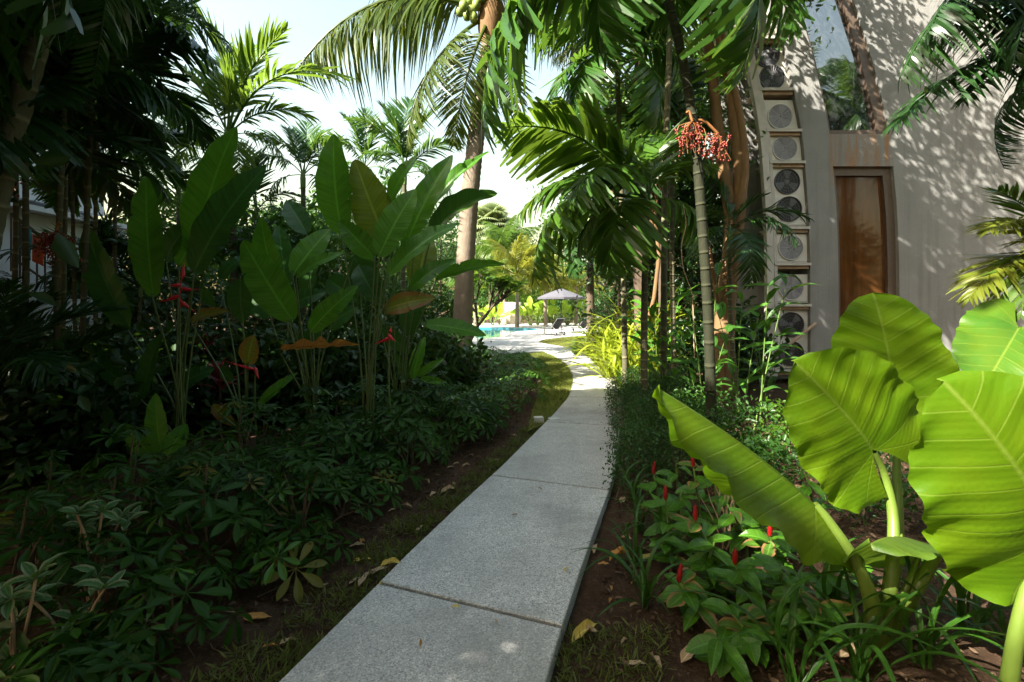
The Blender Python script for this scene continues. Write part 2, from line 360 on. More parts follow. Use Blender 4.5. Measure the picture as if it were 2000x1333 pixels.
def glass(name, tint, refl):
    t = NT(name); tr = t.n('ShaderNodeBsdfTransparent'); tr.inputs[0].default_value = (*tint, 1)
    g = t.n('ShaderNodeBsdfGlossy'); g.inputs['Roughness'].default_value = .02; g.inputs[0].default_value = (.95, .95, 1, 1)
    nb = t.bump(t.noise(1.2, t.coord(), 2), .04, .05); t.l(nb, g.inputs['Normal'])
    df = t.n('ShaderNodeBsdfDiffuse'); df.inputs[0].default_value = (.05, .055, .055, 1); m0 = t.n('ShaderNodeMixShader'); m0.inputs[0].default_value = .5; t.l(tr.outputs[0], m0.inputs[1]); t.l(df.outputs[0], m0.inputs[2])
    fr = t.n('ShaderNodeFresnel'); fr.inputs[0].default_value = 1.5
    f = t.math('ADD', fr.outputs[0], refl, clamp=True)
    mx = t.n('ShaderNodeMixShader'); t.l(f, mx.inputs[0]); t.l(m0.outputs[0], mx.inputs[1]); t.l(g.outputs[0], mx.inputs[2])
    return t.done(mx.outputs[0])
M_glass_up = glass('reflective_window_glass', (.30, .33, .30), .24)
M_glass_lo = (lambda t: t.done(t.pbr(t.mix(t.noise(1.6, t.coord('Object', (5.5, 1, .45)), 5, .65), (.008, .004, .002), (.15, .058, .016)), .05, t.bump(t.noise(1.2, t.coord(), 2), .04, .05), 0, .5)))(NT('bronze_window_glass'))
def water():
    t = NT('pool_water'); n = t.noise(3.5, t.coord(), 3)
    g = t.pbr((.02, .16, .20), .03, t.bump(n, .06, .05), 0, .6); return t.done(g)
M_water = water()

# ------------------------------------------------------------------ leaf and frond shapes (unit length, base at origin, tip at +Y, face +Z)
def leaf_grid(nl, nw, wf, fold=0.0, arch=0.0, wave=0.0, asp=.3, k=3.0, twist=0.0, ph=0.0, side=0.0, cuts=()):
    v = np.linspace(0, 1, nl + 1)[:, None]; u = np.linspace(-1, 1, nw + 1)[None, :]
    wd = wf(np.clip(v, 0, 1)); x = u * wd * .5 * math.cos(fold); au = np.abs(u) * wd * .5
    z = arch * 4 * v * (1 - v) + au * asp * math.sin(fold) + wave * np.sin(v * k * 6.283 + ph + (u > 0) * 1.7) * np.abs(u) ** 1.5 * (wd > .05)
    for v0, sd, dp in cuts: x = x * (1 - dp * np.exp(-((v - v0 - .05 * np.abs(u)) / .007) ** 2) * (u * sd > 0) * np.abs(u))
    y = v + 0 * u
    x = x + side * 4 * v * (1 - v)
    if twist: a = twist * v; x, z = x * np.cos(a), z + x * asp * np.sin(a)
    X = np.stack([np.broadcast_to(x, y.shape), y, np.broadcast_to(z, y.shape)], -1).reshape(-1, 3)
    uv = np.stack([np.broadcast_to(u, y.shape), np.broadcast_to(v, y.shape)], -1).reshape(-1, 2)
    n1 = nw + 1; q = [(i*n1+j, i*n1+j+1, (i+1)*n1+j+1, (i+1)*n1+j) for i in range(nl) for j in range(nw)]
    return X, np.array(q), uv
def w_paddle(t): return np.clip(np.sin(np.pi * np.clip(t, 0, 1) ** .82), 0, 1) ** .62
def w_oval(t): return np.clip(np.sin(np.pi * t ** .9), 0, 1) ** .8
def w_obov(t): return np.clip(np.sin(np.pi * t ** 1.35), 0, 1) ** .75 + .04 * (1 - t)
def w_strap(t): return np.clip((1 - t ** 3), 0, 1) ** .8 * (.55 + .45 * np.minimum(t * 4, 1))
def w_lance(t): return np.clip(np.sin(np.pi * t ** .7), 0, 1)
_rc = random.Random(12)
PAD = [mesh('paddle_leaf', *leaf_grid(64, 8, w_paddle, f, a, wv, .33, k, tw, p, 0.0, [(_rc.uniform(.25, .9), _rc.choice((-1, 1)), _rc.uniform(.25, .7)) for _ in range(_rc.choice((1, 2, 3)))])) for f, a, wv, k, tw, p in
       ((.25, .05, .008, 4, 0, 0), (.35, .10, .012, 3, .25, 1), (.15, .03, .010, 5, -.2, 2), (.5, .14, .014, 3.5, .3, 3), (.8, .12, .012, 4, .1, 4))]
WILT = mesh('wilted_leaf', *leaf_grid(26, 8, lambda t: w_paddle(t) * (1 + .3 * np.sin(t * 26)) * (1 - .55 * np.exp(-((t - .62) / .04) ** 2)), 1.0, .03, .03, .4, 6))
OVAL = [mesh('oval_leaf', *leaf_grid(10, 4, w_oval, f, a, wv, .42, 2.5, tw, p)) for f, a, wv, tw, p in ((.3, .06, .012, 0, 0), (.45, .14, .02, .2, 1), (.2, -.05, .015, -.2, 2))]
LANCE = [mesh('lance_leaf', *leaf_grid(12, 4, w_lance, f, a, .01, .25, 3, tw)) for f, a, tw in ((.3, .12, 0), (.4, .22, .2), (.25, .05, -.2))]
STRAP = [mesh('strap_leaf', *leaf_grid(12, 2, w_strap, .5, a, 0, .06, 3, tw, 0, s)) for a, tw, s in ((.18, .2, .0), (.30, -.3, .03), (.10, .3, -.03), (.42, .1, .02))]
DRYL = [mesh('fallen_leaf', *leaf_grid(8, 4, w_lance, f, a, wv, .4, 2, tw)) for f, a, wv, tw in ((.5, .06, .04, .5), (.9, .10, .05, -.6), (.25, .04, .03, .3))]

def ear_mesh(fold, arch, wav, seed, droop=0.0, round_=1.0):
    r = np.random.default_rng(seed); mb = MB(); nl, nw = 46, 16; ph = r.random(4) * 6; wav *= 1.5
    v = np.linspace(-.36, 1.0, nl + 1)
    vv = np.clip((v + .36) / 1.36, 0, 1)
    out = .56 * np.sin(np.pi * np.clip(vv, 0, 1) ** .80) ** .52 * (1 + .05 * np.sin(vv * 9 + ph[3]))
    out = np.where(v < 0, np.maximum(out, .16), out)
    inn = np.where(v < 0, .16 * np.minimum(1, (-v / .36)) ** .6, 0.0)
    out[0] = inn[0] + .005
    for sgn in (-1, 1):
        s = np.linspace(0, 1, nw + 1)[None, :]; V = v[:, None] + 0 * s
        U = inn[:, None] + (out - inn)[:, None] * s
        U = U * (1 + .02 * np.sin(V * 30 + ph[0]) * s)
        k = V - .52 * U
        bul = .006 * np.cos(6.283 * 7.0 * np.maximum(k, 0) ** .85) * np.minimum(U * 6, 1) + .022 * np.sin(V * 5.3 + ph[0] * sgn) * np.sin(U * 7 + ph[3]) * np.minimum(U * 4, 1)
        edge = wav * np.sin(V * 17 + ph[1] + sgn) * s ** 3 + wav * .5 * np.sin(V * 41 + ph[2] - sgn) * s ** 5
        Z = arch * (V * (1 - V)) * 4 * (V > 0) + U * math.sin(fold) - droop * U ** 2 + bul - edge - .25 * np.minimum(V, 0) ** 2
        X = sgn * U * math.cos(fold)
        q = [(i*(nw+1)+j, i*(nw+1)+j+1, (i+1)*(nw+1)+j+1, (i+1)*(nw+1)+j) for i in range(nl) for j in range(nw)]
        if sgn < 0: q = [x[::-1] for x in q]
        mb.add(np.stack([X, V, Z], -1), q, np.stack([sgn * U, V], -1).reshape(-1, 2))
    v_, q_, u_ = mb.arr()
    me = mesh('elephant_ear_leaf', v_, q_, u_)
    bm = bmesh.new(); bm.from_mesh(me); bmesh.ops.remove_doubles(bm, verts=bm.verts, dist=1e-5); bm.to_mesh(me); bm.free()
    return me

def frond_mesh(name, seed, n=46, arch=.16, skew=1.0, ll=.34, lw=.022, a0=75, a1=30, beta=15, droop=.25, start=.14, rw=.008, group=1, jag=0.0, beta1=None):
    """pinnate leaf: curved midrib and two rows of leaflets, chord of unit length"""
    r = np.random.default_rng(seed); mb = MB(); N = 14
    def pos(t): tt = t ** skew; return np.array([0.02 * math.sin(t * 3 + seed), t, arch * 4 * tt * (1 - tt)])
    ts = np.linspace(0, 1, N + 1); mb.tube([pos(t) for t in ts], [rw * (1.25 - t) + .0012 for t in ts], 4, .9)
    quads = []; vs = []; uv = []; c = 0
    for i in range(n):
        t = start + (1 - start) * (i + .5 * r.random()) / n
        if group > 1: t += (((i % group) - (group - 1) / 2) * -.35) * (1 - start) / n
        t = min(t, .995); p0 = pos(t); T = pos(min(t + .01, 1)) - pos(t - .01); T /= np.linalg.norm(T)
        X = np.array([1., 0, 0]); N_ = np.cross(X, T); s01 = (t - start) / (1 - start)
        prof = (math.sin(math.pi * (.16 + .80 * s01 ** .8))) ** .8
        for sgn in (-1, 1):
            al = math.radians(lerp(a0, a1, s01) + r.normal() * 4)
            be = math.radians(lerp(beta, beta if beta1 is None else beta1, s01) + r.normal() * 7)
            d = math.cos(al) * T + math.sin(al) * (sgn * X * math.cos(be) + N_ * math.sin(be)); d /= np.linalg.norm(d)
            l = ll * prof * (1 + .10 * r.normal()); wd = lw * (.6 + .5 * prof) * (1 + .12 * r.normal())
            wv = T - d * T.dot(d); wv /= np.linalg.norm(wv); nn = np.cross(d, wv); tw = r.normal() * .35
            wv = wv * math.cos(tw) + nn * math.sin(tw); rd = r.random(); dr = droop * (1 + .4 * r.normal())
            for kk, (f, ws) in enumerate(((0, .35), (.33, 1), (.7, .8), (1.0, .06 + jag))):
                p = p0 + d * l * f - N_ * dr * l * f * f - np.array([0, 0, 1]) * dr * .35 * l * f * f
                vs += [p - wv * wd * ws * .5, p + wv * wd * ws * .5]; uv += [(rd, f)] * 2
            for kk in range(3): b = c + kk * 2; quads.append((b, b + 1, b + 3, b + 2))
            c += 8
    mb.add(vs, quads, uv); v, q, u = mb.arr(); return mesh(name, v, q, u)
FR = {}
FR['areca'] = [frond_mesh('areca_frond', 10 + i, 40, a, 1.0, .34, .026, 68, 28, b, d, .18) for i, (a, b, d) in enumerate(((.10, 28, .10), (.20, 18, .25), (.28, 8, .4), (.06, 35, .15)))]
FR['manila'] = [frond_mesh('manila_frond', 20 + i, 38, a, 1.0, .38, .040, 66, 30, b, d, .16, .010, 1, .30) for i, (a, b, d) in enumerate(((.14, 14, .18), (.24, 4, .35), (.30, -8, .45)))]
FR['coconut'] = [frond_mesh('coconut_frond', 30 + i, 84, a, 1.0, .27, .012, 72, 30, b, d, .20, .012, 1, 0, b1) for i, (a, b, d, b1) in enumerate(((.20, -45, .5, -35), (.12, 5, .30, -10), (.26, -25, .6, -40), (.16, -15, .2, -15)))]
FR['date'] = [frond_mesh('drooping_frond', 40 + i, 60, a, 1.0, .26, .017, 70, 40, b, d, .12) for i, (a, b, d) in enumerate(((.22, 0, .5), (.14, 10, .3), (.34, -15, .6)))]

def leaves_np(cen, dirs, nor, ln, wr=.45, fold=.25, rnd=None):
    n = len(cen); d = dirs / np.linalg.norm(dirs, axis=1, keepdims=True)
    x = np.cross(d, nor); x /= np.linalg.norm(x, axis=1, keepdims=True) + 1e-9; z = np.cross(x, d); l = ln[:, None]
    def pt(a, b, c): return cen + d * l * a + x * l * b * wr + z * l * c * wr
    v = np.stack([pt(0, 0, 0), pt(.35, -.5, fold), pt(.7, -.38, fold * .7), pt(1, 0, -.1), pt(.7, .38, fold * .7), pt(.35, .5, fold)], 1).reshape(-1, 3)
    b = (np.arange(n) * 6)[:, None]; q = np.concatenate([b + np.array([[0, 3, 2, 1]]), b + np.array([[0, 5, 4, 3]])])
    rr = rng.random(n) if rnd is None else rnd
    uv = np.repeat(np.stack([rr, np.full(n, .5)], 1), 6, 0); return v, q, uv
def rdirs(n, r, zbias=0.0, zs=1.0):
    d = r.normal(size=(n, 3)); d[:, 2] = d[:, 2] * zs + zbias; return d / np.linalg.norm(d, axis=1, keepdims=True)
def crown_arrays(seed, rx, ry, rz, nclump, per, ls, cs=.25, wr=.45, shell=.55):
    r = np.random.default_rng(seed); u = rdirs(nclump, r); rad = (shell + (1 - shell) * r.random((nclump, 1))) ** .7
    cc = u * rad * np.array([rx, ry, rz]) * (1 + .18 * r.normal(size=(nclump, 1)))
    n = nclump * per; cen = np.repeat(cc, per, 0) + r.normal(size=(n, 3)) * cs * np.array([1, 1, .65])
    d = rdirs(n, r, -.25); nor = rdirs(n, r, 1.1)
    ln = ls * (.6 + .7 * r.random(n)); v, q, uv = leaves_np(cen, d, nor, ln, wr); return v, q, uv, cc
def bush(name, label, cat, base, r3, z0, nclump, per, ls, mat, seed, trunk_r=.03, group=None, cs=.2, wr=.45, barkm=None, shell=.45):
    """trunk and limbs under a crown of separate leaves"""
    base = Vector(base); v, q, uv, cc = crown_arrays(seed, *r3, nclump, per, ls, cs, wr, shell)
    v[:, 2] = np.maximum(v[:, 2], -z0 + .01 - .0)
    t = thing(name, label, cat, base, group)
    mb = MB(); top = Vector((0, 0, z0))
    rr = random.Random(seed)
    bend = Vector((rr.uniform(-.1, .1), rr.uniform(-.1, .1), 0)) * z0
    mb.tube(spline([(0, 0, 0), Vector((0, 0, z0 * .5)) + bend, top], 6), [trunk_r * (1.1 - .07 * i) for i in range(7)], 7)
    for c in cc[::max(1, len(cc) // 14)]:
        c = Vector(c) * .85 + top; m = Vector((0, 0, z0 * .75)).lerp(c, .45) + Vector((0, 0, -.05))
        mb.tube(spline([Vector((0, 0, z0 * .6)) + bend * .8, m, c], 4), [trunk_r * .55, trunk_r * .45, trunk_r * .3, trunk_r * .2, trunk_r * .1], 5)
    tb = Matrix.Translation(base)
    part('trunk', mb.build('trunk', barkm or M_twig, True), t, tb)
    part('crown', mesh('crown', v, q, uv, mat), t, Matrix.Translation(base + top), kind='stuff'); return t

# ------------------------------------------------------------------ ground, path, deck, pool, lawn
def sheet(name, loops, z, mat, zoff=0.0):
    bm = bmesh.new(); es = []
    for lp in loops:
        vs = [bm.verts.new((p[0], p[1], z)) for p in lp]
        es += [bm.edges.new((vs[i], vs[(i + 1) % len(vs)])) for i in range(len(vs))]
    bmesh.ops.triangle_fill(bm, edges=es, use_beauty=True)
    for f in bm.faces:
        if f.normal.z < 0: f.normal_flip()
    me = bpy.data.meshes.new(name); bm.to_mesh(me); bm.free(); me.materials.append(mat); return me
def ground():
    # fine uneven grid near the camera, one coarse skirt out to the horizon
    xs = np.concatenate([[-400, -120, -40, -14], np.linspace(-7, 7, 113), [14, 40, 120, 400]])
    ys = np.concatenate([[-400, -60, -15, -4], np.linspace(.3, 13, 105), [17, 22, 35, 60, 120, 400]])
    X, Y = np.meshgrid(xs, ys); r = np.random.default_rng(3)
    near = (np.abs(X) < 7) & (Y > .3) & (Y < 13)
    Z = GZ + near * (r.normal(size=X.shape) * .006 + .012 * np.sin(X * 5.1 + Y * 2.3) * np.sin(Y * 4.3 - X)) - .012
    Z = np.where(Y > 16.9, -.16, Z); Z = np.where((Y > 22) & (X < 4), -.9, Z)
    n = len(xs); q = [(i*n+j, i*n+j+1, (i+1)*n+j+1, (i+1)*n+j) for i in range(len(ys) - 1) for j in range(n - 1)]
    structure('ground', mesh('ground', np.stack([X, Y, Z], -1), q, None, M_soil))
ground()
LE = [[(-1.62, -.2), (-1.33, .9), (-1.0, 1.964), (-.774, 2.68)], [(740,1137),(795,1082),(850,1030),(905,978),(960,928)], [(960,928),(985,905),(1010,880),(1038,852),(1066,824)],
      [(1066,824),(1082,808),(1095,793),(1105,782),(1110,775)], [(1110,775),(1117,757),(1119,742),(1117,730),(1112,719)], [(1112,719),(1106,711),(1097,704),(1080,695),(1060,687)]]
RE = [[(-.6, -.5), (-.26, .6), (.142, 1.964), (.249, 2.31)], [(1097,1223),(1121,1150),(1145,1080),(1168,1015),(1190,957)], [(1190,957),(1199,925),(1205,895),(1210,860),(1212,832)],
      [(1212,832),(1214,815),(1214,800),(1213,788),(1212,777)], [(1212,777),(1210,757),(1206,740),(1202,728),(1197,718)], [(1197,718),(1186,709),(1170,700),(1150,692),(1128,685)]]
def toW(p): return Vector((p[0], p[1], 0)) if abs(p[0]) < 5 else G(*p)
path = bpy.data.objects.new('path', None); C.objects.link(path); path['kind'] = 'structure'
PATHL, PATHR = [], []
def slab(lp, rp, gap=.012):
    lp, rp = [toW(p) for p in lp], [toW(p) for p in rp]; n = 12
    a, b = spline(lp, n), spline(rp, n); PATHL.extend(a); PATHR.extend(b)
    d0 = (a[1] - a[0]).normalized() * gap; a[0] += d0; b[0] += d0; a[-1] -= d0; b[-1] -= d0
    bm = bmesh.new(); m = 8
    top = [[bm.verts.new(p.lerp(q, j / m)) for j in range(m + 1)] for p, q in zip(a, b)]
    for i in range(n):
        for j in range(m): bm.faces.new((top[i][j], top[i][j + 1], top[i + 1][j + 1], top[i + 1][j]))
    be = [e for e in bm.edges if e.is_boundary]
    ret = bmesh.ops.extrude_edge_only(bm, edges=be)
    for v in ret['geom']:
        if isinstance(v, bmesh.types.BMVert): v.co.z -= .11
    bmesh.ops.recalc_face_normals(bm, faces=bm.faces)
    ed = [e for e in bm.edges if len(e.link_faces) == 2 and e.calc_face_angle(0) > 1.2 and all(v.co.z > -.01 for v in e.verts)]
    bmesh.ops.bevel(bm, geom=ed, offset=.006, segments=1, affect='EDGES')
    me = bpy.data.meshes.new('slab'); bm.to_mesh(me); bm.free(); me.materials.append(M_path); part('slab', me, path)
for l_, r_ in zip(LE, RE): slab(l_, r_)
# joint filler and inlaid light
jm = MB()
for l_, r_ in zip(LE[1:], RE[1:]):
    a, b = toW(l_[0]), toW(r_[0]); n = (toW(l_[1]) - a).normalized() * .02; z = Vector((0, 0, -.03))
    jm.add([a - n + z, b - n + z, b + n + z, a + n + z], [(0, 1, 2, 3)])
part('joint_filler', jm.build('joint_filler', M_joint), path)
pool_px = [(700,664),(860,663),(921,662),(950,661),(972,659),(986,656.5),(994,654),(999,650.5),(1008,648),(1020,647),(1036,646),(1052,645),(1046,642.5),(1030,641),(1012,640.5),(985,640),(958,639.5),(900,639.5),(700,639.5)]
deck_px = [(820,712),(900,703),(1000,690),(1060,687),(1095,686.5),(1128,685),(1108,679),(1082,674),(1060,670.5),(1052,668.5),(1056,665.5),(1066,663),(1085,660.5),(1115,657.5),(1149,655.5),(1200,653),(1300,650),(1420,648),(1420,631.5),(1200,631.5),(1000,631),(860,631.5),(600,632),(600,700)]
structure('pool_deck', sheet('pool_deck', [[G(*p, z=.0) for p in deck_px], [G(*p, z=.0) for p in pool_px]], -.003, M_deck))
pl = [G(*p) for p in pool_px]; wall = MB(); n = len(pl)
for i in range(n):
    a, b = pl[i], pl[(i + 1) % n]
    wall.add([(a.x, a.y, -.002), (b.x, b.y, -.002), (b.x, b.y, -.5), (a.x, a.y, -.5)], [(0, 1, 2, 3)])
structure('pool_wall', wall.build('pool_wall', M_tile))
structure('pool_water', sheet('pool_water', [[(p.x, p.y) for p in pl]], -.13, M_water))
lawn1 = [(1128,685),(1108,679),(1082,674),(1060,670.5),(1052,668.5),(1056,665.5),(1066,663),(1085,660.5),(1115,657.5),(1149,655.5),(1230,654),(1260,700),(1212,722),(1197,718),(1186,709),(1170,700),(1150,692)]
structure('lawn', sheet('lawn', [[G(*p) for p in lawn1]], -.012, M_turf))
lawn2 = [(1060,687),(1080,695),(1097,704),(1106,711),(1112,719),(1117,730),(1119,742),(1117,757),(1110,775),(1095,793),(1066,824),(1030,840),(1040,800),(1052,765),(1050,735),(1030,710),(1000,697)]
structure('lawn', sheet('lawn', [[G(*p) for p in lawn2]], -.02, M_turf))

# ------------------------------------------------------------------ the concrete building, its windows and the outdoor units
D = 10.0
def fx(px): return (px - 1000) / 90.0
def fz(py): return EYE + (600 - py) / 90.0
_by = [720, 560, 480, 405, 352, 285, 225, 147, 100, 0, -150]; _bs = [0, 0, -1, -4, -8, -13, -22, -38, -48, -75, -122]
def bendx(x, z):
    py = 600 - (z - EYE) * 90
    return x + np.interp(-py, [-b for b in _by], _bs) / 90 * (1 + (x - 6.1) * .09)
def fbox(mb, px0, px1, y0, y1, py0, py1, n=None):
    """upright box between photo-scale facade coordinates, cut into short lengths so that it follows the lean of the facade"""
    x0, x1, z0, z1 = fx(px0), fx(px1), fz(py1), fz(py0); n = n or max(1, int((z1 - z0) / .3))
    zs = np.linspace(z0, z1, n + 1); v = []
    for z in zs: v += [(bendx(x0, z), y0, z), (bendx(x1, z), y0, z), (bendx(x1, z), y1, z), (bendx(x0, z), y1, z)]
    q = [(3, 2, 1, 0), (n*4, n*4+1, n*4+2, n*4+3)] + [(i*4+j, i*4+(j+1) % 4, i*4+4+(j+1) % 4, i*4+4+j) for i in range(n) for j in range(4)]
    mb.add(v, q); return mb
bld = thing('concrete_building', 'tall weathered concrete building leaning over the right garden bed, dappled with shadow', 'building', (fx(1700), D, GZ))
m = MB(); fbox(m, 1583, 1638, D, D + .9, -150, 745); fbox(m, 1757, 2048, D + .003, D + .9, -150, 745); fbox(m, 1638, 1757, D + .006, D + .9, 262, 325, 3)
fbox(m, 1638, 1757, D + .006, D + .9, 712, 745, 1); fbox(m, 1470, 1583, D + .75, D + .9, -150, 745)
part('wall', m.build('wall', M_conc), bld)
m = MB(); fbox(m, 2048, 2056, D - .02, D + .9, -150, 745); part('corner_trim', m.build('corner_trim', M_conc), bld)
def window(x0, x1, y0, y1, yy, fw, fwr, glassm, curtain):
    m = MB(); fbox(m, x0, x0 + fw, yy - .05, yy + .12, y0, y1); fbox(m, x1 - fwr, x1, yy - .05, yy + .12, y0, y1)
    fbox(m, x0 + fw, x1 - fwr, yy - .047, yy + .12, y1 - 9, y1, 1)
    if y0 > 0: fbox(m, x0 + fw, x1 - fwr, yy - .047, yy + .12, y0, y0 + 16, 1)
    g = MB(); X0, X1, Z0, Z1 = fx(x0 + fw - 2), fx(x1 - fwr + 2), fz(y1 - 7), fz(y0 + (12 if y0 > 0 else 0)); n = 14
    zs = np.linspace(Z0, Z1, n + 1); v = []
    for z in zs: v += [(bendx(X0, z), yy + .03, z), (bendx(X1, z), yy + .03, z)]
    g.add(v, [(2*i, 2*i+1, 2*i+3, 2*i+2) for i in range(n)])
    wo = part('window', m.build('window_frame', M_frame), bld)
    part('pane', g.build('pane', glassm), wo, org=bld.location)
    c = MB(); nx = 60; xs = np.linspace(X0 - .1, X1 + .1, nx + 1); v = []
    for z in (Z0, Z1):
        for i, x in enumerate(xs): v.append((bendx(x, z) if n else x, yy + .35 + .035 * math.sin(i * 1.3) + .02 * math.sin(i * .47), z))
    c.add(v, [(i, i + 1, nx + 2 + i, nx + 1 + i) for i in range(nx)])
    part('curtain', c.build('curtain', curtain, True), wo, org=bld.location)
window(1638, 1757, 325, 713, D + .14, 9, 16, M_glass_lo, M_curt)
window(1639, 1757, -150, 262, D + .10, 5, 20, M_glass_up, M_dark)
# rack
rack = thing('equipment_rack', 'tall pale steel rack climbing the concrete facade and carrying fan units', 'rack', (fx(1500), D, GZ))
for a, b, y0 in ((1485, 1493, -.28), (1494, 1500, -.24), (1512, 1518, -.02)):
    m = MB(); fbox(m, a, b, D + y0, D + y0 + .12, 22, 735); part('post', m.build('post', M_steel), rack)
m = MB()
for i in range(95): z = 90 + i * 6.6; fbox(m, 1500.5, 1511.5, D + .0, D + .02, z, z + 2.6, 1)
part('louvre', m.build('louvre', M_steel), rack, kind='stuff')
for y in (72, 173, 253, 315, 443, 514, 594, 722):
    m = MB(); fbox(m, 1488 if y in (173, 72) else 1512, 1583, D - .04, D + .02, y, y + 5, 1); fbox(m, 1514, 1582, D + .021, D + .6, y + 1, y + 4, 1); sh = part('shelf', m.build('shelf', M_steel), rack)
    m = MB(); fbox(m, 1513, 1582, D + .03, D + .5, y + 5.5, y + 11, 1); part('bracket', m.build('bracket', M_rust), sh, org=rack.location)
m = MB(); a, b = Vector((bendx(fx(1508), .6), D - .1, .55)), Vector((bendx(fx(1590), 1.2), D - .06, 1.25)); m.tube([a, b], .035, 6); part('brace', m.build('brace', M_rust), rack)
for i, (pxa, y0_) in enumerate(((1503, 95), (1507, 200), (1504.5, 340))):
    zs_ = np.linspace(fz(725), fz(y0_), 26); m = MB().tube([Vector((bendx(fx(pxa) + .02 * math.sin(z * 3.1 + i), z), D - .03 - .03 * i, z)) for z in zs_], .014, 6); part('pipe', m.build('pipe', (M_white, M_rubber, M_rust)[i], True), rack)
for i, y in enumerate((150, 236, 300, 420, 500, 575, 700)):
    z = fz(y); m = MB().tube(spline([Vector((bendx(fx(1505), z), D - .05, z + .1)), Vector((bendx(fx(1511), z), D - .02, z - .12)), Vector((bendx(fx(1517), z), D + .08, z - .02)), Vector((bendx(fx(1520), z), D + .12, z + .03))], 10), .011, 5); part('hose', m.build('hose', M_rubber, True), rack)
def ac(y0, y1, fans, pale, label):
    zc = fz((y0 + y1) / 2); t = thing('outdoor_unit', label, 'air conditioner', (bendx(fx(1552), fz(y1)), D + .1, fz(y1)), 'outdoor units stacked on the rack')
    m = MB(); fbox(m, 1519, 1590, D + .10, D + .46, y0, y1, 5); b = part('casing', m.build('casing', M_acbody), t)
    m = MB(); fbox(m, 1516, 1519, D + .094, D + .2, y0 + 1, y1 - 1, 5); fbox(m, 1519, 1582, D + .092, D + .0995, y1 - 4, y1 - 1, 1); part('casing_edge', m.build('casing_edge', M_steel), b, org=t.location)
    for fy in fans:
        z = fz(fy); cx = bendx(fx(1550), z); rr = 24.0 / 90
        f = MB(); f.lathe([(0.001, -.003), (rr, -.003), (rr, .0)], 28, (cx, D + .099, z), 'Y'); fo = part('fan_shade_disc', f.build('fan_shade_disc', M_dark), t)  # dark disc on the casing stands for the shade of a recess
        g = MB(); g.lathe([(rr * .985, -.004), (rr * .985, -.034), (rr * 1.04, -.034), (rr * 1.05, -.0)], 32, (cx, D + .099, z), 'Y')
        part('fan_ring', g.build('fan_ring', M_acbody if pale else M_wire, True), t)
        bl = MB()
        for k in range(3):
            a0 = k * 2.094 + fy; v = []
            for s in range(6):
                an = a0 + s * .16
                for r_ in (.28, .92): v.append((cx + math.cos(an) * rr * r_, D + .094 - .010 * s / 6 * (r_ + .2), z + math.sin(an) * rr * r_))
            bl.add(v, [(2*i, 2*i+1, 2*i+3, 2*i+2) for i in range(5)])
        bl.lathe([(0.001, -.02), (rr * .2, -.02), (rr * .24, .0)], 14, (cx, D + .092, z), 'Y'); part('fan_blade', bl.build('fan_blade', M_fan, True), fo, org=t.location)
        gd = MB()
        for k in range(26 if not pale else 0):
            an = k * 6.283 / 26; pts = [Vector((cx + math.cos(an) * rr * q, D + .066, z + math.sin(an) * rr * q)) for q in (.14, .99)]; gd.tube(pts, .0034, 3)
        for q in ([.15, .55, .8] if not pale else [.12 + .072 * i for i in range(13)]): gd.lathe([(rr * q - .005, -.033), (rr * q + .005, -.033), (rr * q + .005, -.028)], 28, (cx, D + .099, z), 'Y')
        if pale:
            for k in range(10): an = k * .6283; gd.tube([Vector((cx + math.cos(an) * rr * q, D + .066, z + math.sin(an) * rr * q)) for q in (.1, .99)], .004, 3)
        part('fan_guard', gd.build('fan_guard', M_wirel if pale else M_wire), t)
for a in ((14, 70, [44], 1, 'topmost cream single fan outdoor unit, half hidden by hanging fronds'),
          (78, 172, [103, 148], 0, 'cream double fan outdoor unit near the top of the rack, shade-black fan discs'),
          (192, 252, [225], 1, 'cream single fan outdoor unit just below the upper double fan one'),
          (263, 314, [287], 1, 'cream single fan outdoor unit level with the sill of the upper window'),
          (326, 440, [353, 407], 0, 'cream double fan outdoor unit in the middle of the rack beside the dark window top'),
          (456, 513, [483], 1, 'pale guarded single fan unit just below the middle double fan one'),
          (536, 592, [562], 1, 'pale guarded single fan unit just above the lowest double fan one'),
          (607, 721, [635, 692], 0, 'lowest cream double fan outdoor unit behind a slanting brace near the ground')): ac(*a)

# white building at the left edge
wb = thing('white_building', 'pale plastered building glimpsed between palms at the left edge', 'building', (-9.6, 8, GZ))
m = MB(); m.box((-16, 3.0, GZ), (-9.2, 10.9, 3.4)); m.box((-16, 3.0, 3.65), (-9.205, 10.4, 10)); m.box((-16, 3.2, 3.4), (-10.4, 10.2, 3.65)); part('wall', m.build('wall', M_white), wb)
m = MB(); m.box((-9.3, 2.9, 3.4), (-8.9, 10.9, 3.5)); part('ledge', m.build('ledge', M_white), wb)
for y0, z0 in ((5.5, 4.6), (8.2, 4.6), (8.6, 6.6)):
    m = MB(); m.box((-9.25, y0, z0), (-9.19, y0 + 1.1, z0 + 1.4)); wn = part('window', m.build('window', M_frame), wb)
    m = MB(); m.box((-9.2, y0 + .07, z0 + .07), (-9.185, y0 + 1.03, z0 + 1.33)); part('pane', m.build('pane', M_glass_up), wn, org=wb.location)
st = thing('stair_railing', 'dark metal stair railing slanting down the pale building at the left edge', 'railing', (-8.4, 8, GZ))
ra, rb = P(22, 418, 8.0), P(118, 492, 8.9)
m = MB(); m.tube([ra, rb], .03, 6); m.tube([ra - Vector((0, 0, .75)), rb - Vector((0, 0, .75))], .02, 6); part('handrail', m.build('handrail', M_darkbark), st)
for i in range(7):
    p = ra.lerp(rb, i / 6); m = MB(); m.tube([p, p - Vector((0, 0, 1.0))], .016, 5); part('post', m.build('post', M_darkbark), st)
m = MB(); m.box((-8.45, 7.6, GZ), (-8.2, 9.2, 1.75)); part('stair_base', m.build('stair_base', M_white), st)
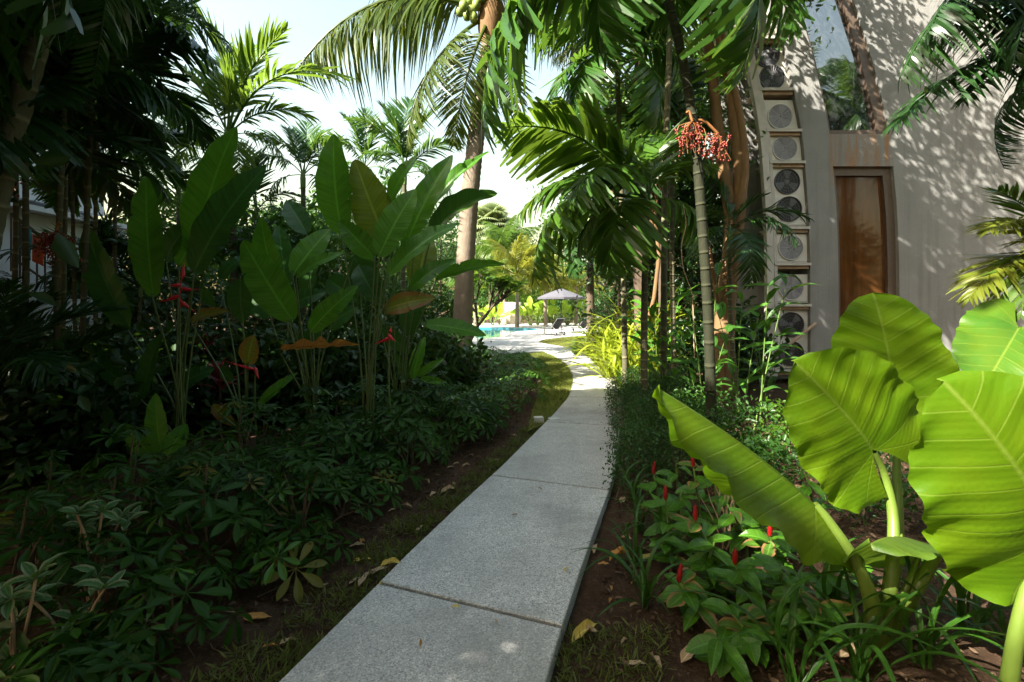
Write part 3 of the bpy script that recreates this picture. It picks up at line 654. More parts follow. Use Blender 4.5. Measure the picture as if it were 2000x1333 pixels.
def towel(px, w, h, mat, label, nm):
    t_ = (px - 22) / 96; p = ra.lerp(rb, t_) + Vector((.05, -.06, .02)); v = []; n = 6
    for i in range(n + 1):
        for j in range(5): v.append((p.x + (j / 4 - .5) * w + .01 * math.sin(i), p.y - .01 * math.sin(j * 2.2 + i), p.z - h * i / n - (j / 4) * .1))
    mb = MB().add(v, [(i*5+j, i*5+j+1, i*5+j+6, i*5+j+5) for i in range(n) for j in range(4)])
    me = mb.build(nm, mat, True); o = solo(nm, me, label, 'towel'); md = o.modifiers.new('thickness', 'SOLIDIFY'); md.thickness = .008
towel(74, .22, .5, M_orange, 'orange towel hung over the stair railing of the pale building', 'towel')
towel(50, .20, .55, M_teal, 'dark teal towel hung beside the orange one on the railing', 'towel')

# ------------------------------------------------------------------ plants: helpers
def put_leaf(parent, me, base, tip, width, up, mat, roll=0.0, name='leaf'):
    return part(name, me, parent, frame(base, tip, up, width, roll), mat)
def put_frond(parent, kind, base, tip, mat, up=None, roll=0.0, var=None, wx=1.0):
    y = (Vector(tip) - Vector(base)); Ln = y.length; yn = y.normalized(); h = Vector((yn.x, yn.y, 0))
    if up is None: up = Vector((0, 0, 1)) if abs(yn.z) < .8 else (Vector((0, 0, 1)) * .4 - h * (1 if yn.z > 0 else -1) + Vector((0, -.05, 0)))
    ms = FR[kind]; me = ms[R.randrange(len(ms)) if var is None else var]
    return part('frond', me, parent, frame(base, tip, up, Ln * wx, roll), mat)
def ring_trunk(pts, r0, r1, n, amp=.05, sides=12, flare=.3):
    sp = spline(pts, n * 2); rad = []
    for i in range(len(sp)):
        t = i / (len(sp) - 1); rad.append(lerp(r0, r1, t) * (1 + flare * math.exp(-t * 14)) * (1 + (amp if i % 2 else -amp) + R.uniform(-.015, .015)))
    return MB().tube(sp, rad, sides)
def palm(name, label, base, top, kind, mat, tips, r0=.06, r1=.045, nring=30, trunkm=None, auto=0, length=1.6, cat='palm tree', group=None, mid=None, azs=None, elr=(70, -25), shaft=True, seed=0, amp=.04, flare=.3, wx=1.0):
    """tips: explicit frond tips (world points) with optional (tip, variant, roll); auto: further fronds all round"""
    rr = random.Random(seed + 5); base, top = Vector(base), Vector(top); t = thing(name, label, cat, base, group)
    pts = [base] + ([Vector(x) for x in mid] if mid else [base.lerp(top, .5) + Vector((rr.uniform(-.08, .08), rr.uniform(-.08, .08), 0))]) + [top]
    part('trunk', ring_trunk(pts, r0, r1, nring, amp, 10, flare).build('trunk', trunkm or M_caneb, True), t)
    if shaft:
        ax = (pts[-1] - pts[-2]).normalized(); ln = max(.25, r0 * 6)
        part('crownshaft', MB().tube([top - ax * .02, top + ax * ln * .5, top + ax * ln], [r1 * 1.15, r1 * 1.25, r1 * .5], 8).build('crownshaft', M_petiole, True), t); hub = top + ax * ln * .7
    else: hub = top
    for x in tips:
        tip, var, roll = (x + (None, 0.0))[:3] if isinstance(x, tuple) and not isinstance(x, Vector) else (x, None, 0.0)
        put_frond(t, kind, hub, tip, mat, None, roll, var, wx)
    for i in range(auto):
        az = (i * 2.39996 + rr.uniform(-.3, .3) + seed) if azs is None else rr.uniform(*azs); f = (i + .5) / auto
        el = math.radians(lerp(elr[0], elr[1], f) + rr.uniform(-8, 8)); ln = length * rr.uniform(.85, 1.12)
        put_frond(t, kind, hub, hub + Vector((math.cos(az) * math.cos(el), math.sin(az) * math.cos(el), math.sin(el))) * ln, mat, None, rr.uniform(-.3, .3), None, wx)
    return t
def grd(px, d): return Vector(((px - 1000) / F * d, d, GZ))

# ------------------------------------------------------------------ heliconias on the left
def heliconia(label, px, d, leaves, extra=(), name='heliconia', stemr=.012):
    base = grd(px, d); t = thing(name, label, 'heliconia', base, 'heliconias in the left bed')
    for i, lf in enumerate(leaves):
        (bx, by), (tx, ty), wpx, mat = lf[:4]; dd = d + (lf[4] if len(lf) > 4 else R.uniform(-.25, .25)); var = lf[5] if len(lf) > 5 else R.randrange(3); up = lf[6] if len(lf) > 6 else None
        b, tp = P(bx, by, dd), P(tx, ty, dd + R.uniform(-.12, .22))
        if up is None: up = Vector((R.uniform(-.35, .25), -1, R.uniform(.15, .5)))
        me = WILT if mat == 'helico_brown' else PAD[var]
        put_leaf(t, me, b, tp, wpx / F * dd * 1.12, up, L[mat])
        g = base + Vector((R.uniform(-.06, .06), R.uniform(-.06, .06), 0)); hb = max(b.z, .25)
        m1 = Vector((lerp(g.x, b.x, .22), lerp(g.y, b.y, .25), hb * .45)); ax = (tp - b).normalized()
        pts = spline([g, m1, b - Vector((0, 0, .04)), b + ax * .03], 9)
        part('stalk', MB().tube(pts, [lerp(stemr, .006, k / 9) for k in range(10)], 6).build('stalk', M_helstalk, True), t)
    return t
H, HD, HO, HP, HB, HS = 'helico', 'helico_shaded', 'helico_backlit', 'helico_pale', 'helico_brown', 'helico_spot'
heliconia('tallest heliconia, its broad upright paddle leaf just left of centre against the sky', 722, 5.0, [
    ((668,458),(652,262),70,H,.1,0), ((762,490),(693,312),74,HO,.15,2), ((762,398),(818,303),36,H,.1,1), ((740,502),(813,370),60,HP,-.3,0), ((758,540),(900,437),50,HP,-.25,1),
    ((732,505),(662,432),44,H,-.1,1), ((790,485),(884,303),52,H,0,0), ((700,520),(735,585),46,HD,.2,1)])
heliconia('heliconia reaching toward the coconut trunk with leaves spread over the pool view', 778, 5.6, [
    ((815,445),(957,297),36,H,0,1), ((838,470),(972,378),60,HD,-.1,3,Vector((.4,.3,1))), ((800,567),(890,508),40,H,-.1,1), ((850,548),(990,518),28,H,.1,3), ((828,634),(950,656),36,HP,-.3,0,Vector((0,-.8,.7))),
    ((750,606),(850,583),42,HS,-.2,1), ((812,565),(838,455),50,HO,.4,0), ((800,655),(812,572),44,HD,.2,1), ((745,640),(800,690),30,HD,.3,2), ((770,470),(800,390),44,H,.5,2)])
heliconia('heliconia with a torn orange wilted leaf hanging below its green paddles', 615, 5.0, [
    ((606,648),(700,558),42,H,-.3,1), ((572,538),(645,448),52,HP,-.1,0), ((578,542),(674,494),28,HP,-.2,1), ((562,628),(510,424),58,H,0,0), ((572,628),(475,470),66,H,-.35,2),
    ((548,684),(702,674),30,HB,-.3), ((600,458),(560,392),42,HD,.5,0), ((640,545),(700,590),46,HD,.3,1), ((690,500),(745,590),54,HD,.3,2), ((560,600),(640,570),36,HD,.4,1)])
heliconia('heliconia with one yellow brown leaf, beside the red cordylines', 480, 4.9, [
    ((470,545),(474,630),44,HD,.1,0), ((375,628),(448,608),26,HS,.2,1), ((484,712),(496,655),38,HS,-.2,0), ((455,745),(432,716),22,HD,.2,1), ((505,792),(582,728),20,H,0,1), ((430,545),(482,500),34,HD,.4,1), ((415,790),(462,832),22,HS,.1,1)])
heliconia('heliconia with the two widest overlapping paddles left of the red flower', 352, 4.8, [
    ((383,510),(463,247),86,H,.1,0,Vector((-.15,-1,.3))), ((378,535),(522,323),92,HD,-.3,0,Vector((-.2,-1,.35))), ((300,582),(286,345),54,H,-.2,2), ((325,510),(385,430),50,HD,.3,1),
    ((350,520),(395,455),44,H,.2,1), ((280,780),(316,650),38,HD,0,0), ((248,752),(150,660),46,HD,0,1), ((252,642),(168,440),54,HD,.2,0), ((395,560),(418,600),26,HD,.2,0), ((340,760),(420,720),40,HD,.5,1)])
heliconia('young three leaved heliconia low among the schefflera', 315, 4.2, [
    ((306,895),(246,828),32,H,0,1), ((316,885),(304,768),36,H,0,0), ((326,892),(364,828),38,H,-.1,2)])
heliconia('small heliconia shoot at the foot of the coconut trunk', 812, 6.3, [
    ((806,742),(830,658),26,H,0,0), ((815,735),(868,700),16,H,0,1), ((800,740),(770,690),20,HD,.1,1), ((820,740),(880,755),16,HP,0,3)])
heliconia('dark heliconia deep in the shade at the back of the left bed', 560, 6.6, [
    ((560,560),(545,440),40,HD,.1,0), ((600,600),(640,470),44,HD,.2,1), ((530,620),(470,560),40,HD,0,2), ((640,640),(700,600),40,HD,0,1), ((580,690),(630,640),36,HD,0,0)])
def heli_flower(px, py, d, sc, label, segs):
    base = grd(px + 10, d); t = thing('heliconia_flower', label, 'flower', base, 'red heliconia flowers')
    top = P(px, py, d); st = [base, base.lerp(top, .6) + Vector((-.02, 0, 0)), top]
    part('stalk', MB().tube(spline(st, 6), [.010, .010, .009, .008, .008, .007, .006], 6).build('stalk', M_helstalk, True), t)
    prev = top
    for k, (dx, dy, tx, ty) in enumerate(segs):
        p = P(px + dx, py + dy, d); q = P(px + tx, py + ty, d + .03 * (-1) ** k); m = MB().tube([prev, p], .006 * sc, 5)
        part('axis', m.build('axis', M_redfl, True), t); prev = p
        mid = p.lerp(q, .45) + Vector((0, 0, -.006)); me = MB().tube(spline([p, mid, q], 7), [.006*sc, .020*sc, .022*sc, .018*sc, .013*sc, .009*sc, .005*sc, .001], 7).build('bract', M_redfl, True)
        part('bract', me, t)
heli_flower(352, 600, 4.55, 1.0, 'red heliconia flower with zigzag pointed bracts in the left bed', [(0, -12, 30, 10), (-2, -22, -42, -10), (2, -36, 38, -34), (0, -44, -24, -42), (4, -56, 8, -90)])
heli_flower(760, 668, 4.8, .9, 'small red heliconia flower below the tallest heliconia', [(0, -8, -28, 4), (-2, -14, 14, 0), (2, -18, 4, -30)])
heli_flower(498, 728, 4.7, .8, 'red heliconia bract pointing left beside the yellow brown leaf', [(0, -6, -56, -22), (0, -10, 8, 14)])

# ------------------------------------------------------------------ coconut palm
ck = thing('coconut_palm', 'tall coconut palm with a pale ringed trunk and drooping fronds, left of the path', 'palm tree', grd(903, 9.0))
trk = [grd(903, 9.0), P(905, 600, 9), P(915, 420, 9), P(932, 250, 9), P(950, 130, 9), P(958, 45, 9)]
part('trunk', ring_trunk(trk, .195, .145, 74, .035, 16, .25).build('trunk', M_coco, True), ck)
hub = P(958, 30, 9)
part('crown_fibre', MB().tube([P(957, 95, 9), P(957, 60, 9), P(960, 20, 9), P(962, -20, 9)], [.16, .24, .27, .12], 12).build('crown_fibre', M_bark, True), ck)
for tip, var, roll, up in ((P(575,135,8.6),0,0,None),(P(795,285,8.6),1,.3,Vector((-.5,-.6,.5))),(P(890,285,8.7),1,-.2,Vector((-.2,-1,.2))),(P(640,-160,9),2,0,None),(P(820,-250,9.5),1,0,None),(P(1010,-260,9),3,0,None),
    (P(1230,-120,9),0,0,None),(P(1150,120,9.5),2,0,None),(P(1010,250,9.9),1,0,None),(P(950,-150,7),2,0,None),(P(700,40,11),0,0,None),(P(1070,70,9.2),0,0,None),(P(860,-120,8.3),2,0,None),(P(1030,-90,8),1,0,None),(P(750,-60,10),0,0,None),(P(1100,-50,11.5),0,0,None)):
    put_frond(ck, 'coconut', hub, tip, L['coconut'], up, roll, var)
for i, (x, y) in enumerate(((905,12),(920,22),(912,30),(930,10),(925,34),(898,22),(940,-5),(918,0))):
    me = MB().lathe([(.001, -.11), (.06, -.09), (.085, -.01), (.075, .06), (.03, .11), (.001, .115)], 10).build('coconut', M_nut, True); part('coconut', me, ck, Matrix.Translation(P(x, y, 8.75 + .1 * (i % 3))))

# ------------------------------------------------------------------ palms on the left
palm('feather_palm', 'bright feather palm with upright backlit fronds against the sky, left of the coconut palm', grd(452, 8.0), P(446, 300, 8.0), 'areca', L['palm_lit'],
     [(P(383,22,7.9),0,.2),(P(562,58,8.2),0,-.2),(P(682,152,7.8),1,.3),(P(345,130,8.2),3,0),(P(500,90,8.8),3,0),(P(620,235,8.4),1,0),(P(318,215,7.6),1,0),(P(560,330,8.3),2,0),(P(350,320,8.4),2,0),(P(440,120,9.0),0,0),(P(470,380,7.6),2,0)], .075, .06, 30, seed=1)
palm('feather_palm', 'small feather palm standing just left of the coconut trunk', grd(792, 11.0), P(790, 360, 11.0), 'areca', L['palm'],
     [(P(678,232,11),1,.2),(P(745,205,11.2),0,0),(P(905,285,10.8),1,-.2),(P(860,210,11.4),0,0),(P(695,310,10.8),2,0),(P(740,425,11),2,0),(P(885,400,11),2,0),(P(800,195,11.6),0,0),(P(845,345,10.4),2,0)], .06, .05, 30, seed=2)
palm('feather_palm', 'feather palm with arching fronds behind the tallest heliconia', grd(600, 10.0), P(592, 365, 10.0), 'areca', L['palm'],
     [(P(488,265,10),1,.2),(P(682,275,10),1,-.2),(P(560,250,10.3),0,0),(P(645,255,10.5),0,0),(P(470,330,9.8),2,0),(P(700,350,9.8),2,0),(P(530,410,9.7),2,0),(P(650,430,9.7),2,0),(P(600,240,10.8),3,0)], .06, .05, 28, seed=3)
palm('feather_palm', 'low feather palm behind the widest heliconia paddles', grd(500, 9.5), P(500, 430, 9.5), 'areca', L['palm_shaded'],
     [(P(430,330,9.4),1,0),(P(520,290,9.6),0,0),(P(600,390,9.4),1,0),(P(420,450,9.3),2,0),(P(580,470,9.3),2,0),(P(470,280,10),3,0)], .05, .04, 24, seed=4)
palm('feather_palm', 'feather palm in the gap right of the tallest heliconia leaf', grd(715, 13.0), P(712, 345, 13.0), 'areca', L['palm'],
     [(P(610,270,13),1,.2),(P(670,225,13.2),0,0),(P(760,240,13.2),0,0),(P(810,300,12.8),1,-.2),(P(620,360,12.8),2,0),(P(790,400,12.8),2,0),(P(715,215,13.6),3,0)], .06, .05, 28, seed=21)
palm('feather_palm', 'feather palm left of the two widest heliconia paddles', grd(345, 10.5), P(348, 330, 10.5), 'areca', L['palm'],
     [(P(270,235,10.4),1,.2),(P(310,190,10.6),0,0),(P(390,190,10.8),0,0),(P(430,270,10.4),1,-.2),(P(260,360,10.2),2,0),(P(420,380,10.2),2,0),(P(345,180,11),3,0),(P(330,420,10),2,0)], .06, .05, 28, seed=22)
def cane_clump(label, spots, d, kind, mat, seed, length=1.7, nf=9, name='cane_palm', lean=.25):
    """one clump: several cane stems, each with its own fronds"""
    rr = random.Random(seed); b0 = grd(sum(s[0] for s in spots) / len(spots), d); t = thing(name, label, 'palm tree', b0, 'cane palms in the left bed')
    for px, topx, topy, dd in spots:
        b, tp = grd(px, d + dd), P(topx, topy, d + dd)
        part('stem', ring_trunk([b, b.lerp(tp, .5) + Vector((rr.uniform(-.06, .06), 0, 0)), tp], .032, .024, 20, .05, 7, .1).build('stem', M_caneb, True), t)
        part('crownshaft', MB().tube([tp, tp + Vector((0, 0, .12)), tp + Vector((0, 0, .3))], [.03, .033, .01], 7).build('crownshaft', M_petiole, True), t); h = tp + Vector((0, 0, .15))
        for i in range(nf):
            az = i * 2.4 + rr.uniform(-.3, .3); el = math.radians(lerp(70, -30, (i + .5) / nf) + rr.uniform(-8, 8)); ln = length * rr.uniform(.8, 1.15)
            put_frond(t, kind, h, h + Vector((math.cos(az) * math.cos(el), math.sin(az) * math.cos(el), math.sin(el))) * ln, mat, None, rr.uniform(-.4, .4))
    return t
cane_clump('dark cane palm clump at the left edge, broad leaflets hanging in deep shade', [(115, 125, 215, 0), (40, 50, 300, -.1), (150, 180, 110, .3)], 4.6, 'manila', L['palm_shaded'], 1, 1.25, 12)
cane_clump('cane palm clump in front of the pale building', [(12, 30, 180, 0), (118, 132, 60, .2)], 5.6, 'areca', L['palm_shaded'], 2, 1.6, 12)
cane_clump('slender cane palm clump behind the left edge clump', [(190, 190, 210, 0), (225, 225, 330, .3), (150, 140, 330, .2)], 7.0, 'manila', L['palm'], 3, 1.35, 10)
cane_clump('short cane palm clump low at the left edge', [(-20, -30, 740, 0), (30, 40, 780, .2)], 4.2, 'areca', L['palm_shaded'], 4, .95, 9)
cane_clump('short shaded cane palm clump behind the cordylines', [(215, 220, 540, 0), (265, 275, 580, .3)], 7.6, 'areca', L['palm_shaded'], 5, 1.15, 10)
ov = thing('feather_palm', 'palm whose frond tips hang into the top left corner', 'palm tree', Vector((-4.4, 3.6, GZ)))
part('trunk', ring_trunk([(-4.4, 3.6, GZ), (-4.2, 3.7, 2.2), (-3.6, 3.8, 4.9)], .09, .07, 34, .03, 10).build('trunk', M_caneb, True), ov)
for tip, v in ((P(405,75,4.3),1),(P(360,60,4.0),0),(P(250,-40,4.6),0),(P(120,80,4.2),2),(P(300,-120,5),1),(P(20,60,4.2),2),(P(190,170,3.6),2),(Vector((-4.8,2.2,4.6)),1),(Vector((-5.6,3.4,4.9)),1),(Vector((-3.6,2.0,4.9)),2)):
    put_frond(ov, 'date', Vector((-3.6, 3.8, 4.95)), tip, L['palm_shaded'], None, 0, v)
def fruit(px, py, d, label, n=26, ln=.5, spread=.16, hangpt=None, seed=0, mat=None):
    rr = random.Random(seed); p = P(px, py, d); t = thing('palm_fruit_cluster', label, 'fruit cluster', p, 'red palm fruit clusters'); a = P(*hangpt, d) if hangpt else p + Vector((0, 0, .1))
    part('stalk', MB().tube(spline([a, a.lerp(p, .5) + Vector((0, 0, .06)), p], 5), [.016] * 6, 5).build('stalk', M_stalk_o, True), t)
    br = MB(); fb = MB()
    for i in range(n):
        e = p + Vector((rr.gauss(0, spread), rr.gauss(0, spread * .7), -ln * rr.uniform(.45, 1))); sp = spline([p, p.lerp(e, .4) + Vector((rr.gauss(0, .05), 0, .05)), e], 5); br.tube(sp, .004, 3)
        for k in range(9):
            q = sp[2 + k % 4].lerp(sp[3 + k % 3], rr.random()) + Vector((rr.gauss(0, .012), rr.gauss(0, .012), rr.gauss(0, .012))); s = rr.uniform(.010, .016)
            fb.lathe([(.001, -s), (s * .8, -s * .5), (s * .8, s * .5), (.001, s)], 5, q)
    part('branchlets', br.build('branchlets', M_stalk_o), t); part('berries', fb.build('berries', mat or M_fruit, True), t, kind='stuff')
fruit(110, 455, 4.5, 'dark red palm fruit cluster hanging in the shade at the left', 26, .32, .10, (118, 440), 1)
fruit(22, 345, 5.4, 'small red palm fruit cluster at the far left edge', 14, .25, .07, (40, 330), 2)

# ------------------------------------------------------------------ palms and trees on the right
rp = thing('ringed_palm', 'slender ringed palm beside the hedge with overarching fronds', 'palm tree', grd(1392, 5.0))
part('trunk', ring_trunk([grd(1392, 5), P(1384, 640, 5), P(1372, 450, 5), P(1358, 280, 5), P(1336, 130, 5), P(1305, 0, 5), P(1290, -70, 5)], .054, .046, 38, .022, 12, .2).build('trunk', M_ringed, True), rp)
part('crownshaft', MB().tube([P(1290,-70,5), P(1282,-110,5), P(1270,-170,5)], [.075, .085, .03], 9).build('crownshaft', M_petiole, True), rp)
hb = P(1282, -100, 5)
for tip, var, roll in ((P(945,265,4.8),1,.1),(P(1000,60,5.0),1,0),(P(1090,-40,4.6),0,0),(P(1190,130,4.8),2,0),(P(1440,160,4.4),2,0),(P(1560,60,5.2),1,0),(P(1500,-120,5.6),0,0),(P(1400,-80,4.2),1,0),(P(1230,-260,5.5),0,0),(P(1120,60,6.2),1,0),(P(1330,60,6.4),2,0),(P(1200,-90,4.4),1,0)):
    put_frond(rp, 'manila', hb, tip, L['palm'], None, roll, var)
fruit(1352, 238, 4.9, 'orange red palm fruit cluster hanging on the ringed palm', 16, .42, .08, (1340, 222), 3)
fruit(1402, 262, 5.0, 'second red fruit cluster of the ringed palm, nearer the brown tree', 14, .32, .07, (1350, 235), 4)
palm('manila_palm', 'palm with broad sunlit fronds spreading over the path on the right', grd(1258, 6.4), P(1262, 420, 6.4), 'manila', L['palm_half_lit'],
     [(P(980,255,6.2),1,.5),(P(1042,540,5.9),2,.5),(P(1120,400,5.4),2,.2),(P(1180,250,7),0,0),(P(1195,545,5.8),2,0),(P(1400,330,6.4),1,0),(P(1330,250,7),0,0),(P(1130,500,6.8),1,0),(P(1380,500,6.2),2,0),(P(1012,420,6.6),1,-.3)], .05, .045, 26, seed=7, wx=1.15)
palm('manila_palm', 'dark young palm whose fronds hang before the fan units', grd(1440, 8.2), P(1425, 470, 8.2), 'areca', L['palm_shaded'],
     [(P(1585,430,7.6),1,0),(P(1560,480,7.4),2,0),(P(1500,380,8.2),0,0),(P(1330,420,8.0),1,0),(P(1380,340,8.4),0,0),(P(1470,560,7.4),2,0),(P(1350,520,7.8),2,0)], .045, .04, 24, seed=8)
palm('coconut_palm', 'dark coconut palm standing behind the broad fronded palm', grd(1256, 11.0), P(1250, 110, 11.0), 'coconut', L['coconut'],
     [P(1120,200,11), P(1180,330,10.6), P(1290,330,10.6), P(1360,230,11), P(1130,40,11), P(1330,40,11.4), P(1230,360,11.6), P(1080,120,11.6)], .17, .13, 48, M_darkbark, auto=6, length=3.2, shaft=False, seed=9, amp=.02)
palm('coconut_palm', 'sunlit coconut palm beyond the fan unit rack', grd(1440, 15.0), P(1430, 190, 15.0), 'coconut', L['palm_lit'],
     [P(1330,150,15), P(1500,140,15), P(1380,110,15.3), P(1350,300,14.6), P(1470,330,14.6), P(1410,350,14.8), P(1500,230,14.6)], .16, .12, 40, M_darkbark, auto=4, length=3.0, shaft=False, seed=10, amp=.02)
palm('tall_palm', 'tall thin palm left of the ringed trunk, its crown out of sight', grd(1296, 7.2), Vector((2.5, 7.1, 7.4)), 'manila', L['palm'], [], .05, .045, 40, auto=16, length=2.5, seed=77, elr=(55, -45), amp=.03)  # unseen crown added above the thin trunk to dapple the wall
palm('manila_palm', 'shaded palm behind the broad fronded palm, right of the dark coconut trunk', grd(1318, 8.8), P(1312, 300, 8.8), 'manila', L['palm_shaded'], [P(1180,220,8.8), P(1200,330,8.4), P(1400,250,9), P(1260,130,9), P(1350,130,9.2), P(1240,430,8.4), P(1390,400,8.5), P(1320,120,9.4)], .05, .045, 30, seed=78)
palm('manila_palm', 'shaded palm high over the path, above the broad fronded palm', grd(1222, 8.0), P(1205, 120, 8.0), 'manila', L['palm'], [P(1040,90,7.8), P(1080,190,7.6), P(1120,0,8), P(1330,60,8), P(1340,170,7.8), P(1200,-80,8.4), P(1130,260,7.6), P(1270,280,7.6)], .05, .042, 34, seed=79)
palm('slender_palm', 'slender palm with a smooth trunk beside the sun loungers', grd(1156, 17.0), P(1152, 470, 17.0), 'manila', L['palm_shaded'],
     [P(1080,480,17), P(1110,420,17.2), P(1230,470,17), P(1200,410,17.3), P(1120,540,16.6), P(1215,545,16.6), P(1165,390,17.5)], .17, .13, 30, M_darkbark, seed=11, shaft=True, amp=.015)
# brown forked tree
bt = thing('forked_tree', 'forked brown barked tree between the ringed palm and the fan unit rack', 'tree', grd(1412, 8.6))
m = MB(); m.tube(spline([grd(1410, 8.6), P(1416, 620, 8.6), P(1428, 500, 8.6), P(1436, 420, 8.6)], 12), [.26, .22, .20, .19, .18, .17, .17, .16, .16, .16, .16, .17, .18], 12)
m.tube(spline([P(1434, 450, 8.6), P(1418, 360, 8.6), P(1402, 250, 8.6), P(1388, 120, 8.6), P(1372, 0, 8.6), P(1340, -120, 8.6)], 14), [.13 - .005 * i for i in range(15)], 10)
m.tube(spline([P(1438, 450, 8.6), P(1446, 360, 8.5), P(1436, 250, 8.5), P(1420, 130, 8.5), P(1405, 30, 8.5), P(1425, -120, 8.5)], 14), [.13 - .005 * i for i in range(15)], 10)
m.tube(spline([P(1436, 440, 8.4), P(1455, 330, 8.4), P(1440, 200, 8.4), P(1400, 70, 8.3)], 10), [.09 - .004 * i for i in range(11)], 8)
m.tube(spline([P(1405, 610, 8.5), P(1390, 520, 8.4), P(1376, 420, 8.4), P(1370, 330, 8.4)], 8), [.05 - .003 * i for i in range(9)], 7)
part('trunk', m.build('trunk', M_bark, True), bt)
cs_ = [(3.4, 8.4, 8.4, 1.9), (5.1, 7.7, 8.6, 1.7), (4.2, 6.9, 8.0, 1.5), (2.7, 7.3, 7.6, 1.3), (6.3, 8.2, 9.2, 1.5), (3.0, 5.8, 8.8, 1.5), (5.6, 6.6, 9.6, 1.4)]; cm = MB(); lm = MB()  # unseen crown lobes over the frame, spread to throw dapple on the wall
for i, (x, y, z, r_) in enumerate(cs_):
    v, q, uv, cc = crown_arrays(61 + i, r_, r_, r_ * .6, 34, 46, .17, .3, .4); cm.add(v + np.array([x, y, z]), q, uv)
    lm.tube(spline([P(1405, 30, 8.5) if i % 2 else P(1372, 0, 8.6), P(1400, -60, 8.4).lerp(Vector((x, y, z)), .5), (x, y, z)], 6), [.07 - .009 * k for k in range(7)], 6)
part('limb', lm.build('limb', M_bark, True), bt); v, q, uv = cm.arr(); part('crown', mesh('crown', v, q, uv, L['broad']), bt, kind='stuff')
vn = thing('hanging_vine', 'thin pale vine stem hanging between the palm trunks on the right', 'vine', P(1342, 590, 6))
part('stem', MB().tube(spline([P(1334,400,6),P(1340,440,6),P(1331,480,6),P(1336,530,6),P(1352,580,6),P(1356,700,6)], 20), .007, 5).build('stem', M_twigp, True), vn)

# crowns seen over and behind the palms
bush('small_leaved_tree', 'tree with fine bright leaves above the broad fronded palm', 'tree', grd(1236, 10.4), (2.2, 1.2, 1.3), 5.6, 60, 60, .085, L['broad_lit'], 62, .05, cs=.26, wr=.6, barkm=M_bark)
bush('small_leaved_tree', 'second fine leaved tree near the forked brown trunk', 'tree', grd(1290, 10.5), (1.5, 1.2, 1.6), 5.6, 70, 55, .10, L['broad'], 63, .06, cs=.3, wr=.55, barkm=M_darkbark)
# near fronds at the right edge
nr = thing('feather_palm', 'palm leaning in from the right edge, dark fronds before the concrete wall', 'palm tree', Vector((4.5, 3.3, GZ)))
part('trunk', ring_trunk([(4.5, 3.3, GZ), (4.4, 3.2, 1.8), (4.0, 3.15, 3.25)], .10, .08, 30, .03, 10).build('trunk', M_darkbark, True), nr)
hb = Vector((4.0, 3.15, 3.35))
for tip, var, roll in ((P(1765,150,2.9),2,0),(P(1742,250,3.1),1,0),(P(1820,60,2.8),2,.2),(P(1880,200,3.0),1,0),(P(1990,120,2.6),2,0),(P(1850,-30,3.5),1,0),(P(1800,-60,3.1),2,0),(P(1900,-60,2.6),0,0),(P(2050,250,2.6),2,0),(P(1960,330,3.6),2,0),(P(1905,120,3.3),2,.3),(P(1945,40,3.0),1,0),(P(2010,200,3.0),1,.2),(P(2150,-40,3.4),1,0),(P(2000,-150,3.8),0,0)):
    put_frond(nr, 'date', hb, tip, L['palm_shaded'], None, roll, var)
ny = thing('yellowing_palm', 'low palm with yellow green frond tips at the right edge', 'palm tree', Vector((4.6, 3.75, GZ)))
part('trunk', ring_trunk([(4.6, 3.75, GZ), (4.55, 3.7, .9), (4.5, 3.7, 1.7)], .06, .05, 18, .04, 9).build('trunk', M_caneb, True), ny)
for tip, var in ((P(1900,585,3.4),1),(P(1950,372,3.5),0),(P(1940,450,3.3),1),(P(2030,300,3.7),0),(P(2000,620,3.2),2),(P(2080,500,3.0),1)):
    put_frond(ny, 'areca', Vector((4.5, 3.7, 1.85)), tip, L['palm_lit'] if var != 1 else L['palm_yellow'], None, 0, var)

# ------------------------------------------------------------------ schefflera bed on the left
def whorl_mesh(seed, n, ll, wd, drop):
    r = random.Random(seed); mb = MB(); X, q, uv = leaf_grid(6, 4, w_obov, .35, .03, 0, .36, 3)
    for k in range(n):
        az = k * 6.283 / n + r.uniform(-.12, .12); el = -drop + r.uniform(-.15, .15); l = ll * r.uniform(.8, 1.1)
        d = Vector((math.cos(az) * math.cos(el), math.sin(az) * math.cos(el), math.sin(el))); b = d * .03 * ll / .11
        M = np.array(frame(b, b + d * l, (0, 0, 1), wd * l, 0)); pts = np.c_[X, np.ones(len(X))] @ M.T; mb.add(pts[:, :3], q, np.c_[np.full(len(X), r.random()), uv[:, 1]])
        mb.tube([(0, 0, 0), b * 1.05], .0022, 3, .8)
    v, qq, u = mb.arr(); return mesh('leaf_whorl', v, qq, u)
WH = [whorl_mesh(i, n, l, .36, d) for i, (n, l, d) in enumerate(((8, .115, .25), (9, .105, .45), (7, .12, .05), (8, .10, .6)))]
